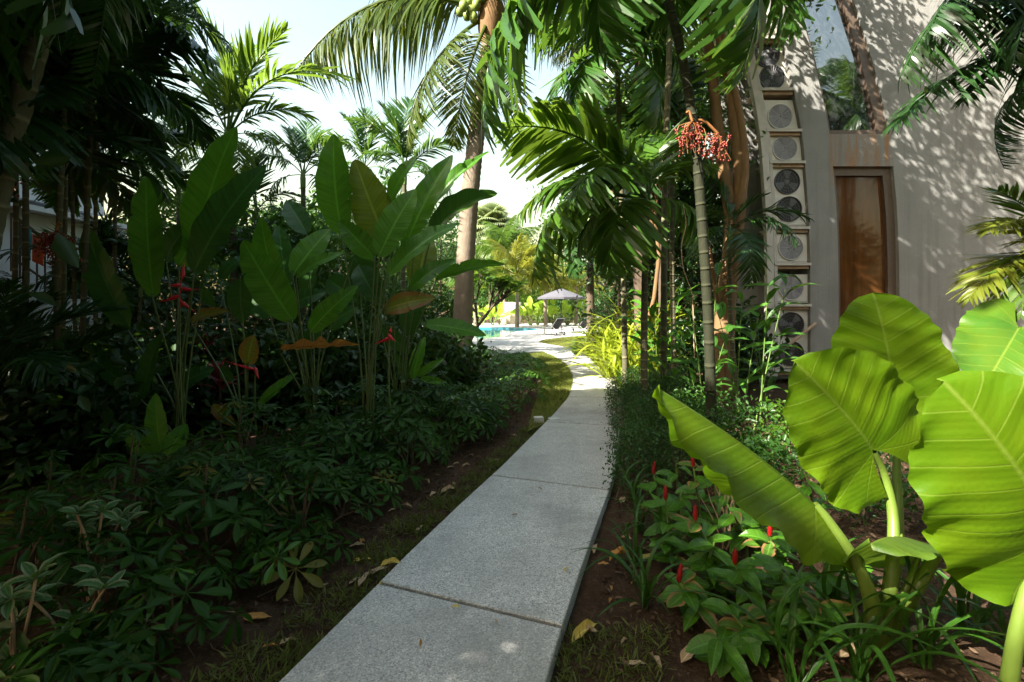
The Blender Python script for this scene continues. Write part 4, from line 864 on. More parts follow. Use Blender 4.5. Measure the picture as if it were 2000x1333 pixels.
def schefflera(label, x, y, h, r, nw, mat, seed, group, wsc=1.0, name='schefflera'):
    rr = random.Random(seed); b = Vector((x, y, GZ)); t = thing(name, label, 'shrub', b, group); st = MB()
    for i in range(nw):
        a = i * 2.4 + rr.uniform(-.3, .3); f = math.sqrt((i + .5) / nw); z = h * (1 - .62 * f ** 1.8) * rr.uniform(.82, 1.08); rad = r * f * rr.uniform(.85, 1.12)
        p = b + Vector((math.cos(a) * rad, math.sin(a) * rad, max(z, .08))); out = Vector((math.cos(a) * f * .8, math.sin(a) * f * .8, 1)).normalized()
        if i % 3 == 0: st.tube(spline([b + Vector((rr.uniform(-.05, .05), rr.uniform(-.05, .05), 0)), b.lerp(p, .5) + Vector((0, 0, .06)), p], 3), [.009, .007, .006, .004], 4)
        s = wsc * rr.uniform(.55, 1.4); zq = Vector((0, 0, 1)).rotation_difference(out).to_matrix().to_4x4()
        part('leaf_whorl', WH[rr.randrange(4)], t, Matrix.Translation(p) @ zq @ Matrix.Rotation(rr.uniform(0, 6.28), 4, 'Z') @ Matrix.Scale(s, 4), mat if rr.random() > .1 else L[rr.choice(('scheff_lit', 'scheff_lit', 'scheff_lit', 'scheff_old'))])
    part('stem', st.build('stem', M_twig, True), t)
ORD = 'nearest,second,third,fourth,fifth,sixth,seventh,eighth,ninth,tenth,eleventh,twelfth,thirteenth,fourteenth,fifteenth'.split(',')
ROW = {}
k = 0
for y in np.arange(1.95, 6.4, .44):
    xe = np.interp(y, [1.9, 2.2, 2.7, 3.5, 4.6, 6.4], [-1.62, -1.50, -1.32, -1.14, -.82, -.14])
    for j in range(5):
        x = xe - .22 - j * .47 + R.uniform(-.1, .1); px = 1000 + 900 * x / y
        if px < -40 or (j > 3 and y > 3.5): continue
        k += 1
        o_ = ROW[j] = ROW.get(j, -1) + 1
        lab = 'dark schefflera shrub, %s from the camera in the %s' % (ORD[o_], ('front row along the bare soil', 'second row from the path', 'third row from the path', 'fourth row from the path', 'rearmost row of the left bed')[j])
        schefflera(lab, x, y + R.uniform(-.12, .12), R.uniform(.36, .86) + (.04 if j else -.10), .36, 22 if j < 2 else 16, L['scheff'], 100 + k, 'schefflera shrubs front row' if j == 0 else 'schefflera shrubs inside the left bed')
for i, (px, y, h) in enumerate(((905,6.6,.5),(960,7.2,.5),(860,7.3,.6),(1010,8.1,.46),(940,8.3,.5),(880,8.6,.55),(1030,9.2,.45),(975,9.5,.48),(915,9.9,.52),(1035,10.6,.45),(985,11.0,.48),(925,11.4,.5),(1030,12.2,.45),(980,12.7,.48),(930,13.2,.5),(1010,13.9,.42),(960,14.6,.42))):
    q_ = ROW[px < 950] = ROW.get(px < 950, 20) + 1
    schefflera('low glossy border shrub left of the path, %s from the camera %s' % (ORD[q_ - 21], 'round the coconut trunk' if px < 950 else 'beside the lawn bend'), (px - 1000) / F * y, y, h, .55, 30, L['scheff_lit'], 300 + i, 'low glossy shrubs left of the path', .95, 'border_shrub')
# variegated plant
def varieg(label, px, d, tops, seed):
    rr = random.Random(seed); b = grd(px, d); t = thing('variegated_shrub', label, 'shrub', b, 'variegated shrubs in the left bed')
    for tx, ty in tops:
        p = P(tx, ty, d + rr.uniform(-.1, .1)); part('stem', MB().tube(spline([b, b.lerp(p, .6) + Vector((rr.uniform(-.05, .05), 0, .02)), p], 6), [.006] * 7, 4).build('stem', M_twigp, True), t)
        for i in range(7):
            az = i * .9 + rr.uniform(-.2, .2); el = rr.uniform(-.4, .7); e = p + Vector((math.cos(az) * math.cos(el), math.sin(az) * math.cos(el), math.sin(el))) * rr.uniform(.08, .13)
            put_leaf(t, OVAL[i % 3], p, e, .045, (0, -.3, 1), L['varieg'])
varieg('variegated shrub with cream edged leaves standing clear of the dark schefflera', 175, 2.55, [(150,1005),(160,1030),(235,1015),(200,1000),(250,1020)], 1)
varieg('variegated shrub with bare stems near the bottom left corner', 150, 2.2, [(190,1130),(205,1150),(90,1150),(140,1210),(60,1170)], 2)
varieg('thin variegated shrub in the bottom left corner', 30, 2.1, [(20,1170),(30,1220),(70,1130),(20,1290)], 3)
# red cordylines
def cordyline(label, px, py, d, seed, n=16, mat='red', ln=.36, name='cordyline', cat='cordyline', wd=.06):
    rr = random.Random(seed); b = grd(px, d); p = P(px, py, d); t = thing(name, label, cat, b, 'red cordylines in the left bed' if mat == 'red' else None)
    part('stem', MB().tube([b, b.lerp(p, .5), p], [.02, .016, .012], 6).build('stem', M_twig, True), t)
    for i in range(n):
        az = i * 2.4; el = lerp(1.2, -.3, i / n); e = p + Vector((math.cos(az) * math.cos(el), math.sin(az) * math.cos(el), math.sin(el))) * ln * rr.uniform(.8, 1.1)
        put_leaf(t, LANCE[i % 3], p - Vector((0, 0, .16 * i / n)), e, wd * rr.uniform(.8, 1.2), (0, 0, 1), L[mat])
cordyline('red leaved cordyline glowing dimly behind the heliconia stalks', 405, 690, 6.6, 1)
cordyline('lower red cordyline in front of the other one', 430, 745, 6.0, 2, 14)

# ------------------------------------------------------------------ right bed: hedge and mixed shrubs
def hedge():
    b = Vector((1.6, 6.0, GZ)); t = thing('small_leaved_hedge', 'low dense hedge of tiny dark leaves along the right edge of the path', 'hedge', b)
    r = np.random.default_rng(5); n = 26000; y = 4.0 + 4.6 * r.random(n)
    xl = np.interp(y, [4.0, 4.4, 5.2, 6.2, 7.5, 8.6], [.93, 1.02, 1.24, 1.42, 1.66, 1.86]); wdt = np.interp(y, [4, 5, 8.6], [.7, 1.1, 1.3])
    s = r.random(n); hmax = (.52 + .07 * np.sin(y * 5) + .06 * np.sin(s * 9 + y * 3)) * np.minimum(1, .35 + s * 4) ** .6 * np.minimum(1, (y - 3.8) * 2)
    z = GZ + hmax * (1 - r.random(n) ** 2.2 * .85); x = xl + s * wdt + .05 * r.normal(size=n) - .06 * (z < .25)
    v, q, uv = leaves_np(np.stack([x, y, z], 1), rdirs(n, r, .3), rdirs(n, r, 1.0), .020 + .016 * r.random(n), .55)
    part('leaves', mesh('leaves', v, q, uv, L['hedge']), t, kind='stuff')
    m = MB()
    for i in range(150):
        j = r.integers(n); p = Vector((x[j], y[j], z[j])); g = Vector((x[j] + r.normal() * .06, y[j] + r.normal() * .06, GZ)); m.tube([g, g.lerp(p, .5) + Vector((r.normal() * .03, 0, 0)), p], [.005, .004, .002], 3)
    for i in range(70):   # long loose shoots over the edge
        yy = 4.2 + 4 * r.random(); xx = np.interp(yy, [4.0, 5.2, 6.2, 8.6], [1.0, 1.28, 1.45, 1.9]); p0 = Vector((xx, yy, .25 + .2 * r.random())); p1 = p0 + Vector((-.08 - .16 * r.random(), .1 * r.normal(), .04 * r.normal())); m.tube([p0, p1], [.002, .001], 3)
    part('twigs', m.build('twigs', M_twig), t, kind='stuff')
    sv = []; 
    for i in range(70):
        yy = 4.2 + 4 * r.random(); xx = np.interp(yy, [4.0, 5.2, 6.2, 8.6], [1.0, 1.28, 1.45, 1.9])
        for k in range(10): sv.append((xx - .02 * k + .01 * r.normal(), yy + .01 * r.normal(), .12 + .35 * r.random()))
    sv = np.array(sv); v, q, uv = leaves_np(sv, rdirs(len(sv), r, .2), rdirs(len(sv), r, 1), .018 + .014 * r.random(len(sv)), .55); part('shoots', mesh('shoots', v, q, uv, L['hedge']), t, kind='stuff')
hedge()
bs = [('leafy shrub with lime tinged leaves at the foot of the ringed palm', (1410, 4.6), (.42, .40, .30), .42, 46, 26, .055, 'broad'),
      ('loose leafy shrub between the hedge and the folded elephant ear leaf', (1480, 4.0), (.40, .34, .24), .32, 40, 26, .06, 'broad'),
      ('small bright leaved shrub before the lowest fan unit', (1540, 4.9), (.36, .3, .26), .38, 34, 24, .055, 'broad_lit'),
      ('shaded leafy shrub right behind the small leaved hedge', (1350, 5.4), (.48, .40, .30), .45, 46, 26, .055, 'broad'),
      ('sparse shrub below the upright elephant ear leaf', (1690, 3.6), (.45, .3, .25), .30, 34, 22, .05, 'broad')]
for i, (lb, (px, d), r3, z0, nc, per, ls, mt) in enumerate(bs): bush('leafy_shrub', lb, 'shrub', grd(px, d), r3, z0, nc, per, ls, L[mt], 400 + i, .012, None, .08, .5)
# dead twig tuft
tw = thing('dry_twigs', 'pale dead twigs sticking up below the folded elephant ear leaf', 'twigs', grd(1425, 3.2)); m = MB()
for i in range(16):
    b = grd(1425, 3.2) + Vector((R.uniform(-.06, .06), R.uniform(-.05, .05), 0)); e = b + Vector((R.uniform(-.22, .14), R.uniform(-.1, .1), R.uniform(.35, .62))); m.tube(spline([b, b.lerp(e, .6) + Vector((R.uniform(-.05, .05), 0, 0)), e], 4), [.006, .005, .004, .003, .001], 4)
part('stem', m.build('stem', M_twigp), tw)
# gingers behind
def ginger(label, px, d, canes, mat='ginger', seed=0, ln=.5, wd=.11, name='ginger_plant'):
    rr = random.Random(seed); b = grd(px, d); t = thing(name, label, 'ginger', b, 'leafy gingers on the right')
    for tx, ty in canes:
        top = P(tx, ty, d + rr.uniform(-.2, .2)); g = b + Vector((rr.uniform(-.1, .1), rr.uniform(-.1, .1), 0)); sp = spline([g, g.lerp(top, .5) + Vector((0, 0, .06)), top], 8)
        part('cane', MB().tube(sp, [.012 - .001 * i for i in range(9)], 5).build('cane', M_petiole, True), t); out = Vector((top.x - g.x, top.y - g.y, 0)); out = out.normalized() if out.length > .01 else Vector((1, 0, 0)); sd = out.cross(Vector((0, 0, 1)))
        for k in range(7):
            p = sp[2 + k] if k < 7 else sp[8]; s = 1 if k % 2 else -1; e = p + (out * rr.uniform(.2, .7) + sd * s * rr.uniform(.5, 1) + Vector((0, 0, rr.uniform(-.1, .55)))).normalized() * ln * rr.uniform(.7, 1.1)
            put_leaf(t, LANCE[rr.randrange(3)], p, e, wd * rr.uniform(.8, 1.2), (0, -.4, 1), L[mat])
ginger('leafy ginger clump left of the ringed trunk', 1300, 7.0, [(1260,560),(1310,590),(1230,610),(1340,620)], seed=1)
ginger('leafy ginger clump between the ringed trunk and the forked tree', 1430, 6.6, [(1400,600),(1450,560),(1480,620)], seed=2)
ginger('ginger clump with long lit leaves crossing the fan unit rack', 1480, 6.2, [(1500,560),(1535,560)], 'ginger_shaded', 3, .55, .08)
ginger('tall ginger clump with shade-toned leaves between hedge and forked tree', 1370, 6.0, [(1345,560),(1400,540),(1420,650),(1330,660)], 'ginger_shaded', 6, .42, .10)
ginger('low ginger clump at the foot of the rack', 1500, 7.6, [(1480,640),(1530,650),(1460,600)], 'ginger_shaded', 7, .45, .11)
ginger('shaded ginger clump deep behind the bright strap leaved plants', 1290, 9.5, [(1280,600),(1330,570),(1250,580)], seed=4, ln=.7, wd=.15)
# bright strap-leaved plants
def strap_plant(label, b, n, ln, wd, mat, seed, name='strap_leaved_plant', cat='plant', group=None, elr=(80, 5), fan=None):
    rr = random.Random(seed); b = Vector(b); t = thing(name, label, cat, b, group)
    for i in range(n):
        az = (i * 2.4 + rr.uniform(-.3, .3)) if fan is None else rr.uniform(*fan); el = math.radians(lerp(elr[0], elr[1], (i + .5) / n) + rr.uniform(-8, 8)); l = ln * rr.uniform(.7, 1.15); o = b + Vector((rr.uniform(-.03, .03), rr.uniform(-.03, .03), 0))
        e = o + Vector((math.cos(az) * math.cos(el), math.sin(az) * math.cos(el), math.sin(el))) * l; e.z = max(e.z, GZ + .02)
        put_leaf(t, STRAP[rr.randrange(4)], o, e, wd * rr.uniform(.75, 1.2), (0, 0, 1), L[mat])
for i, (px, d, h, lb) in enumerate(((1188,10.4,.95,'nearest the path bend'),(1222,11.4,1.15,'behind the first by the path bend'),(1262,10.2,1.1,'touching the low hedge'),(1215,9.0,.75,'lowest, spilling toward the path'),(1285,11.6,1.35,'tallest, against the dark trunks'),(1245,12.6,1.3,'at the back near the slender palm'),(1185,12.2,.9,'beside the lawn'))):
    h *= 1.55
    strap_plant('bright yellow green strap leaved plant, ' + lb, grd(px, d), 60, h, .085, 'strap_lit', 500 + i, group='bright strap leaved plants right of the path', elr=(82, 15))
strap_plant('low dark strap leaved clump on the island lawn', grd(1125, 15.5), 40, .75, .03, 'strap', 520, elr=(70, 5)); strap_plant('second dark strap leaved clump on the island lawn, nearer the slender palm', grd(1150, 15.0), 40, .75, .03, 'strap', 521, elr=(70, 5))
# spider lilies near the path
for i, (px, py, n, l, lb) in enumerate(((1262,1185,13,.46,'with one long blade reaching over the path edge'),(1235,1105,14,.42,'second along the path edge'),(1250,1040,14,.40,'third along the path edge'),(1238,985,14,.36,'farthest along the path edge, by the hedge'),(1300,1075,12,.4,'behind the second, under the ginger leaves'))):
    p = G(px, py, GZ); strap_plant('dark green spider lily ' + lb, p, n, l, .022, 'strap', 540 + i, 'spider_lily', 'spider lily', 'spider lilies right of the path', (65, 8))
    if i == 0:
        t = bpy.data.objects.get('spider_lily'); put_leaf(t, STRAP[1], p + Vector((0, 0, .03)), P(1105, 1085, p.y + .25), .04, (0, 0, 1), L['strap'])
for i, (px, py, lb) in enumerate(((1560,1345,'at the bottom edge below the spiral gingers'),(1680,1330,'at the foot of the elephant ear stalks'),(1800,1300,'right of the elephant ear stalks'),(1900,1250,'under the largest elephant ear leaf'),(1980,1290,'in the bottom right corner'),(1640,1225,'behind the elephant ear stalks'))):
    strap_plant('dark strap leaved lily ' + lb, G(px, py, GZ), 11, .58, .032, 'strap', 560 + i, 'dark_lily', 'lily', 'dark lilies in the bottom right', (60, 5))
# spiral gingers with red cones
def cone_mesh():
    mb = MB(); mb.lathe([(.004, 0), (.013, .008), (.018, .03), (.017, .055), (.010, .08), (.001, .092)], 10)
    for i in range(26):
        a = i * 2.4; z = .006 + .078 * i / 26; r = .019 * math.sin(math.pi * (.25 + .65 * i / 26)); c, s = math.cos(a), math.sin(a)
        mb.add([(c*r - s*.007, s*r + c*.007, z), (c*r + s*.007, s*r - c*.007, z), (c*(r+.004), s*(r+.004), z + .018), (c*(r+.003), s*(r+.003), z + .017)], [(0, 1, 2, 3)])
    return mb.build('flower_cone', M_cone, True)
CONE = cone_mesh()
def costus(label, base_px, d, top, cone, seed, nl=10, dry=0):
    rr = random.Random(seed); b = grd(base_px, d); tp = P(top[0], top[1], d + rr.uniform(-.08, .08)); t = thing('spiral_ginger', label, 'spiral ginger', b, 'spiral gingers in the right bed')
    sp = spline([b, b.lerp(tp, .45) + Vector((rr.uniform(-.05, .05), rr.uniform(-.04, .04), .0)), tp], 10); part('stem', MB().tube(sp, [.008] * 8 + [.007, .006, .005], 6).build('stem', M_petiole, True), t)
    for i in range(nl):
        f = .32 + .66 * (i + .5) / nl; p = sp[int(f * 10)].lerp(sp[min(10, int(f * 10) + 1)], f * 10 % 1); a = i * 1.05 + seed; el = rr.uniform(-.45, .25)
        e = p + Vector((math.cos(a) * math.cos(el), math.sin(a) * math.cos(el), math.sin(el))) * rr.uniform(.12, .19)
        put_leaf(t, OVAL[rr.randrange(3)], p, e, rr.uniform(.062, .09), (rr.uniform(-.2, .2), -.35, 1), L['costus_dry' if rr.random() < .16 + dry else 'costus'])
    if cone: part('flower_cone', CONE, t, Matrix.Translation(tp - Vector((0, 0, .01))) @ Matrix.Rotation(rr.uniform(-.15, .15), 4, 'Y') @ Matrix.Diagonal((.74, .74, rr.uniform(.8, 1.25), 1)))
for i, (lb, bp, d, tp, cn) in enumerate((('with a red cone, nearest the hedge and path', 1310, 3.4, (1276, 925), 1), ('with a tall red cone, beside the dead twigs', 1375, 3.3, (1354, 910), 1), ('with a slim dark red cone, above the spider lilies', 1330, 3.0, (1300, 975), 1),
    ('with the longest red cone, midway in the clump', 1420, 2.75, (1358, 1015), 1), ('with a bright scarlet cone below the folded elephant ear leaf', 1510, 2.75, (1503, 1045), 1), ('with a fading brown red cone at the centre front', 1470, 2.55, (1435, 1100), 1),
    ('with a small dull cone, lowest beside the spider lily', 1420, 2.4, (1325, 1135), 1), ('with a tiny scarlet bud beside the bent elephant ear stalk', 1600, 2.5, (1603, 1085), 1), ('with a dark cone in the shade of the upright ear leaves', 1590, 3.3, (1568, 905), 1),
    ('without a cone, at the very front of the clump', 1520, 2.3, (1490, 1190), 0), ('without a cone, browning leaves beside the ear stalks', 1560, 2.35, (1565, 1150), 0), ('without a cone, behind the longest cone', 1460, 3.0, (1420, 985), 0),
    ('without a cone, between the scarlet cone and the dead twigs', 1480, 3.1, (1460, 960), 0), ('without a cone, at the back under the folded ear leaf', 1540, 3.1, (1540, 1000), 0), ('without a cone, low at the front near bare soil', 1480, 2.25, (1430, 1200), 0),
    ('without a cone, drooping beside the fading cone', 1400, 2.7, (1395, 1060), 0), ('without a cone, broad leaves under the scarlet cone', 1530, 2.5, (1530, 1100), 0), ('without a cone, small and half hidden beside the hedge', 1400, 3.6, (1395, 930), 0),
    ('without a cone, leaning over the second spider lily', 1310, 2.9, (1290, 1050), 0), ('without a cone, leaning toward the first spider lily', 1360, 2.6, (1340, 1130), 0), ('without a cone, just left of the fading cone', 1430, 2.7, (1400, 1130), 0), ('without a cone, between the fading cone and the ear stalk', 1550, 2.6, (1500, 1130), 0), ('without a cone, right beneath the folded ear leaf', 1500, 2.9, (1480, 1010), 0),
    ('without a cone, lowest of the clump at the bare soil', 1440, 2.2, (1400, 1240), 0), ('without a cone, at the foot of the bent ear stalk', 1600, 2.3, (1600, 1180), 0), ('without a cone, between the tall cone and the slim dark cone', 1350, 3.1, (1330, 960), 0), ('without a cone, touching the hedge foot', 1340, 3.7, (1320, 900), 0), ('without a cone, behind the bent ear stalk', 1640, 2.8, (1640, 1080), 0), ('without a cone, in front of the dead twigs', 1420, 3.2, (1440, 900), 0))):
    costus('spiral ginger ' + lb, bp, d, tp, cn, 600 + i, 9 if d > 3 else 11, .2 if 'brown' in lb else 0)

# ------------------------------------------------------------------ elephant ears
EAR = [ear_mesh(.10, .05, .014, 1, .15), ear_mesh(.16, .06, .018, 2, .2), ear_mesh(-1.12, .05, .030, 3, -.1), ear_mesh(.05, .10, .022, 4, .3), ear_mesh(-.5, .05, .02, 5, -.1)]
def stalk(t, pts, r0, r1, mat=M_earstalk):
    sp = spline(pts, 14); part('stalk', MB().tube(sp, [lerp(r0, r1, (i / 14) ** .7) for i in range(15)], 10).build('stalk', mat, True), t)
def ear(t, me, p, tip, up, wx=1.0, mat='ear', wz=1.0): L_ = (Vector(tip) - Vector(p)).length; part('leaf', me, t, frame(p, tip, up, L_ * wx, 0, L_ * wz), L[mat])
e1 = thing('elephant_ear', 'sunlit elephant ear plant with huge lime green leaves on thick bent stalks', 'elephant ear', G(1715, 1255, GZ)); eb = e1.location.copy()
A, B, Cc, E_ = P(1745, 778, 2.65), P(1706, 882, 2.3), P(1592, 985, 2.15), P(1803, 1062, 2.25)
ear(e1, EAR[0], A, P(1704, 572, 2.75), (-.15, -.93, .35), 1.0)
ear(e1, EAR[1], B, P(1550, 706, 2.25), (-.35, -.80, .50), 1.05)
ear(e1, EAR[2], Cc, P(1283, 757, 1.95), (.12, -.12, 1), .7, 'ear', .47)
ear(e1, EAR[4], E_, P(1700, 1062, 1.95), (.1, .55, .9), 1.2, 'ear_under')
stalk(e1, [eb + Vector((-.03, 0, 0)), P(1703, 1180, 2.12), P(1672, 1100, 2.12), P(1620, 1020, 2.14), Cc], .045, .016)
stalk(e1, [eb, P(1738, 1150, 2.2), P(1745, 1020, 2.3), P(1728, 930, 2.34), B], .042, .014)
stalk(e1, [eb + Vector((.02, .05, 0)), P(1752, 1100, 2.45), P(1752, 930, 2.6), P(1750, 840, 2.65), A], .036, .012)
stalk(e1, [eb + Vector((.03, 0, 0)), P(1765, 1160, 2.2), P(1790, 1100, 2.24), E_], .02, .009)
e2 = thing('elephant_ear', 'elephant ear plant at the right edge with the largest half shaded leaf', 'elephant ear', G(1960, 1420, GZ)); eb2 = e2.location.copy()
Dp = P(2050, 1045, 1.75); ear(e2, EAR[3], Dp, P(1842, 745, 1.72), (-.35, -.86, .30), .95)
stalk(e2, [eb2, P(1985, 1240, 1.78), P(2015, 1120, 1.78), Dp], .035, .014)
stalk(e1, [eb + Vector((.04, .02, 0)), P(1790, 1150, 2.2), P(1850, 1050, 2.25), P(1930, 960, 2.3)], .04, .018)
e3 = thing('elephant_ear', 'elephant ear plant behind the others, its hanging leaf edged with orange', 'elephant ear', grd(1990, 3.2))
Fp = P(1990, 640, 3.1); ear(e3, EAR[1], Fp, P(1915, 765, 2.9), (-.5, -.7, .4), .8, 'ear_shaded'); stalk(e3, [e3.location, P(2000, 850, 3.2), P(2000, 700, 3.15), Fp], .035, .014)
ear(e3, EAR[0], P(1930, 730, 3.3), P(1865, 715, 3.1), (0, -.5, .9), .9, 'ear_shaded'); stalk(e3, [e3.location, P(1960, 850, 3.25), P(1930, 730, 3.3)], .02, .009)

# ------------------------------------------------------------------ poolside: loungers, parasol
def lounger(label, loc, rz):
    t = thing('sun_lounger', label, 'sun lounger', (0, 0, 0), 'sun loungers by the pool'); seat_h = .34; bx, hx, bz = 1.18, 1.72, .95
    for s in (-.3, .3):
        part('frame_rail', MB().tube([(0, s, seat_h), (bx, s, seat_h), (1.9, s, seat_h - .04)], .018, 6).build('frame_rail', M_alu, True), t)
        part('leg', MB().tube([(.06, s, seat_h), (.03, s, 0)], .015, 6).build('leg', M_alu, True), t)
        part('leg', MB().tube([(.62, s, seat_h + .0), (.62, s, 0)], .015, 6).build('leg', M_alu, True), t)
        part('armrest', MB().tube(spline([(.72, s * 1.1, 0), (.70, s * 1.1, .40), (.85, s * 1.1, .56), (1.25, s * 1.1, .54), (1.62, s * 1.1, .30), (1.86, s * 1.1, .12)], 12), .016, 6).build('armrest', M_alu, True), t)
        wh = part('wheel', MB().lathe([(.02, -.02), (.085, -.02), (.09, 0), (.085, .02), (.02, .02)], 16, (1.62, s * 1.12, .09), 'Y').build('wheel', M_rubber, True), t)
        part('hub', MB().lathe([(.001, -.03), (.035, -.03), (.035, .03), (.001, .03)], 10, (1.62, s * 1.12, .09), 'Y').build('hub', M_alu, True), wh, org=(0, 0, 0))
    m = MB(); m.tube([(1.62, -.34, .09), (1.62, .34, .09)], .012, 6); m.tube([(1.5, -.3, .3), (1.62, -.3, .09)], .014, 6); m.tube([(1.5, .3, .3), (1.62, .3, .09)], .014, 6); part('axle', m.build('axle', M_alu, True), t)
    m = MB(); m.box((.02, -.285, seat_h - .005), (bx, .285, seat_h + .012)); part('seat', m.build('seat', M_black), t)
    v = [(bx, -.285, seat_h), (bx, .285, seat_h), (hx, .285, bz), (hx, -.285, bz)]; v += [(x + .018, y, z - .010) for x, y, z in v]
    part('backrest', MB().add(v, [(0, 1, 2, 3), (7, 6, 5, 4), (0, 4, 5, 1), (1, 5, 6, 2), (2, 6, 7, 3), (3, 7, 4, 0)]).build('backrest', M_black), t)
    part('back_frame', MB().tube([(bx, -.3, seat_h), (hx, -.3, bz), (hx, .3, bz), (bx, .3, seat_h)], .016, 6).build('back_frame', M_alu), t)
    m = MB().tube([(hx - .1, -.2, bz - .13), (hx - .1, .2, bz - .13)], .05, 8); part('head_pad', m.build('head_pad', M_black, True), t)
    t.location = loc; t.rotation_euler = (0, 0, rz)
lounger('black mesh sun lounger nearer the pool with wheels at its head end', ((1056 - 1000) / F * 27.2, 27.2, .0), math.radians(-52))
lounger('black mesh sun lounger beside the slender palm trunk', ((1108 - 1000) / F * 28.6, 28.6, .0), math.radians(-52))
um = thing('parasol', 'grey octagonal parasol shading the sun loungers by the pool', 'parasol', ((1096 - 1000) / F * 28, 28, 0)); ux, uy = um.location.x, um.location.y
part('pole', MB().tube([(ux, uy, 0), (ux, uy, 2.72)], .03, 8).build('pole', M_black, True), um); part('base', MB().lathe([(.001, .09), (.28, .08), (.30, .0)], 20, (ux, uy, 0)).build('base', M_dark, True), um)
cn = MB(); rings = [(0.03, 2.70), (.5, 2.55), (1.0, 2.36), (1.43, 2.17), (1.43, 2.06)]; nn = 16; v = []
for r_, z in rings:
    for j in range(nn): a = j * 2 * math.pi / nn; k = 1 if j % 2 == 0 else .94; v.append((ux + r_ * k * math.cos(a), uy + r_ * k * math.sin(a), z - (0 if j % 2 == 0 else -.012)))
cn.add(v, [(i*nn+j, i*nn+(j+1) % nn, (i+1)*nn+(j+1) % nn, (i+1)*nn+j) for i in range(len(rings) - 1) for j in range(nn)])
co = part('canopy', cn.build('canopy', M_umb), um); md = co.modifiers.new('cloth', 'SOLIDIFY'); md.thickness = .006
for j in range(8):
    a = j * math.pi / 4; part('rib', MB().tube([(ux, uy, 2.66), (ux + 1.4 * math.cos(a), uy + 1.4 * math.sin(a), 2.14)], .010, 4).build('rib', M_black), um)

# ------------------------------------------------------------------ beyond the pool
gw = thing('garden_wall', 'curved beige garden wall beyond the pool', 'wall', P(997, 632, 42)); m = MB(); v = []
for i in range(13):
    a = math.radians(180 + i * 15); c = (P(997, 632, 43.5).x, 44.2)
    for z in (-.1, 2.05): v.append((c[0] + 1.05 * math.cos(a), c[1] + 1.05 * math.sin(a), z))
m.add(v, [(2*i, 2*i+2, 2*i+3, 2*i+1) for i in range(12)]); o = part('wall_face', m.build('wall_face', M_beige, True), gw); md = o.modifiers.new('t', 'SOLIDIFY'); md.thickness = .15
def big_leaf_plant(label, px, d, n, h, seed, mat='ear_far', wd=.55):
    rr = random.Random(seed); b = Vector(((px - 1000) / F * d, d, -.1)); t = thing('large_leaved_plant', label, 'plant', b, 'large leaved plants beyond the pool')
    for i in range(n):
        a = i * 2.4 + rr.uniform(-.3, .3); q = b + Vector((math.cos(a) * h * .35, math.sin(a) * h * .35, h * rr.uniform(.35, .8))); e = q + Vector((math.cos(a) * .3, math.sin(a) * .3 - .15, rr.uniform(-.1, .8))).normalized() * h * rr.uniform(.4, .6)
        put_leaf(t, OVAL[i % 3], q, e, (e - q).length * wd, (0, -1, .5), L[mat]); part('stalk', MB().tube([b, b.lerp(q, .6) + Vector((0, 0, .1)), q], [.03, .025, .015], 5).build('stalk', M_petiole, True), t)
for i, (px, d, n, h, lb) in enumerate(((940,41,9,2.0,'left of the beige garden wall'),(962,40,9,1.7,'by the far end of the pool'),(975,42,8,1.5,'touching the beige garden wall'),(1036,40,10,2.2,'right of the beige garden wall'),(1050,41,9,1.8,'left of the parasol pole'),(1082,40,10,2.4,'directly behind the parasol pole'),(1108,40.5,9,2.4,'behind the first lounger backrest'),(1135,41,9,1.6,'behind the second lounger'))):
    big_leaf_plant('pale lit large leaved plant ' + lb, px, d, n, h, 700 + i)
for i, (px, d, r3, z0, nc, ls, mt, lb) in enumerate(((1030,46,(2.2,1.5,1.5),1.6,60,.22,'broad_lit','bright shrub behind the parasol, left'),(1075,46,(2.4,1.5,1.6),1.7,60,.24,'broad_lit','bright shrub directly behind the parasol'),(1130,45,(2.6,1.5,1.6),1.7,60,.22,'broad','green shrub behind the second lounger'),(1185,44,(2.6,1.5,1.8),1.8,60,.22,'broad','green shrub right of the slender palm beyond the deck'),(930,47,(2.8,1.8,1.8),1.8,60,.25,'broad','green shrub at the far left of the pool'),(1250,42,(3,1.6,2.2),2,60,.24,'broad_shaded','dark shrub beyond the bright strap leaved plants'))):
    bush('poolside_shrub', lb, 'shrub', ((px - 1000) / F * d, d, -.16), r3, z0, nc, 34, ls, L[mt], 720 + i, .05, 'shrubs beyond the pool', .4)
for i, (px, d, r3, z0, nc, per, mt, lb) in enumerate(((900,62,(6,4,5.0),6.0,120,40,'broad','large far tree left of the coconut trunk beyond the pool'),(985,66,(5,4,4.2),4.6,110,40,'broad_lit','pale far tree beyond the beige wall'),(1075,64,(6,4,5.5),6.2,130,40,'broad','far tree behind the parasol'),(1180,58,(7,4,6.5),7,140,40,'broad_shaded','dark far tree behind the slender palm'),(1300,52,(7,4,7),8,150,40,'broad_shaded','dark far tree behind the ringed palm'),(780,58,(7,4,6),7,130,40,'broad_shaded','dark far tree behind the heliconias'),(640,50,(6,4,5.5),6.5,130,40,'broad_shaded','dark far tree at the back of the left bed'))):
    bush('far_tree', lb, 'tree', ((px - 1000) / F * d, d, -.16), r3, z0, nc, per, .42, L[mt], 740 + i, .3, 'trees beyond the pool', .8, .5, M_darkbark)
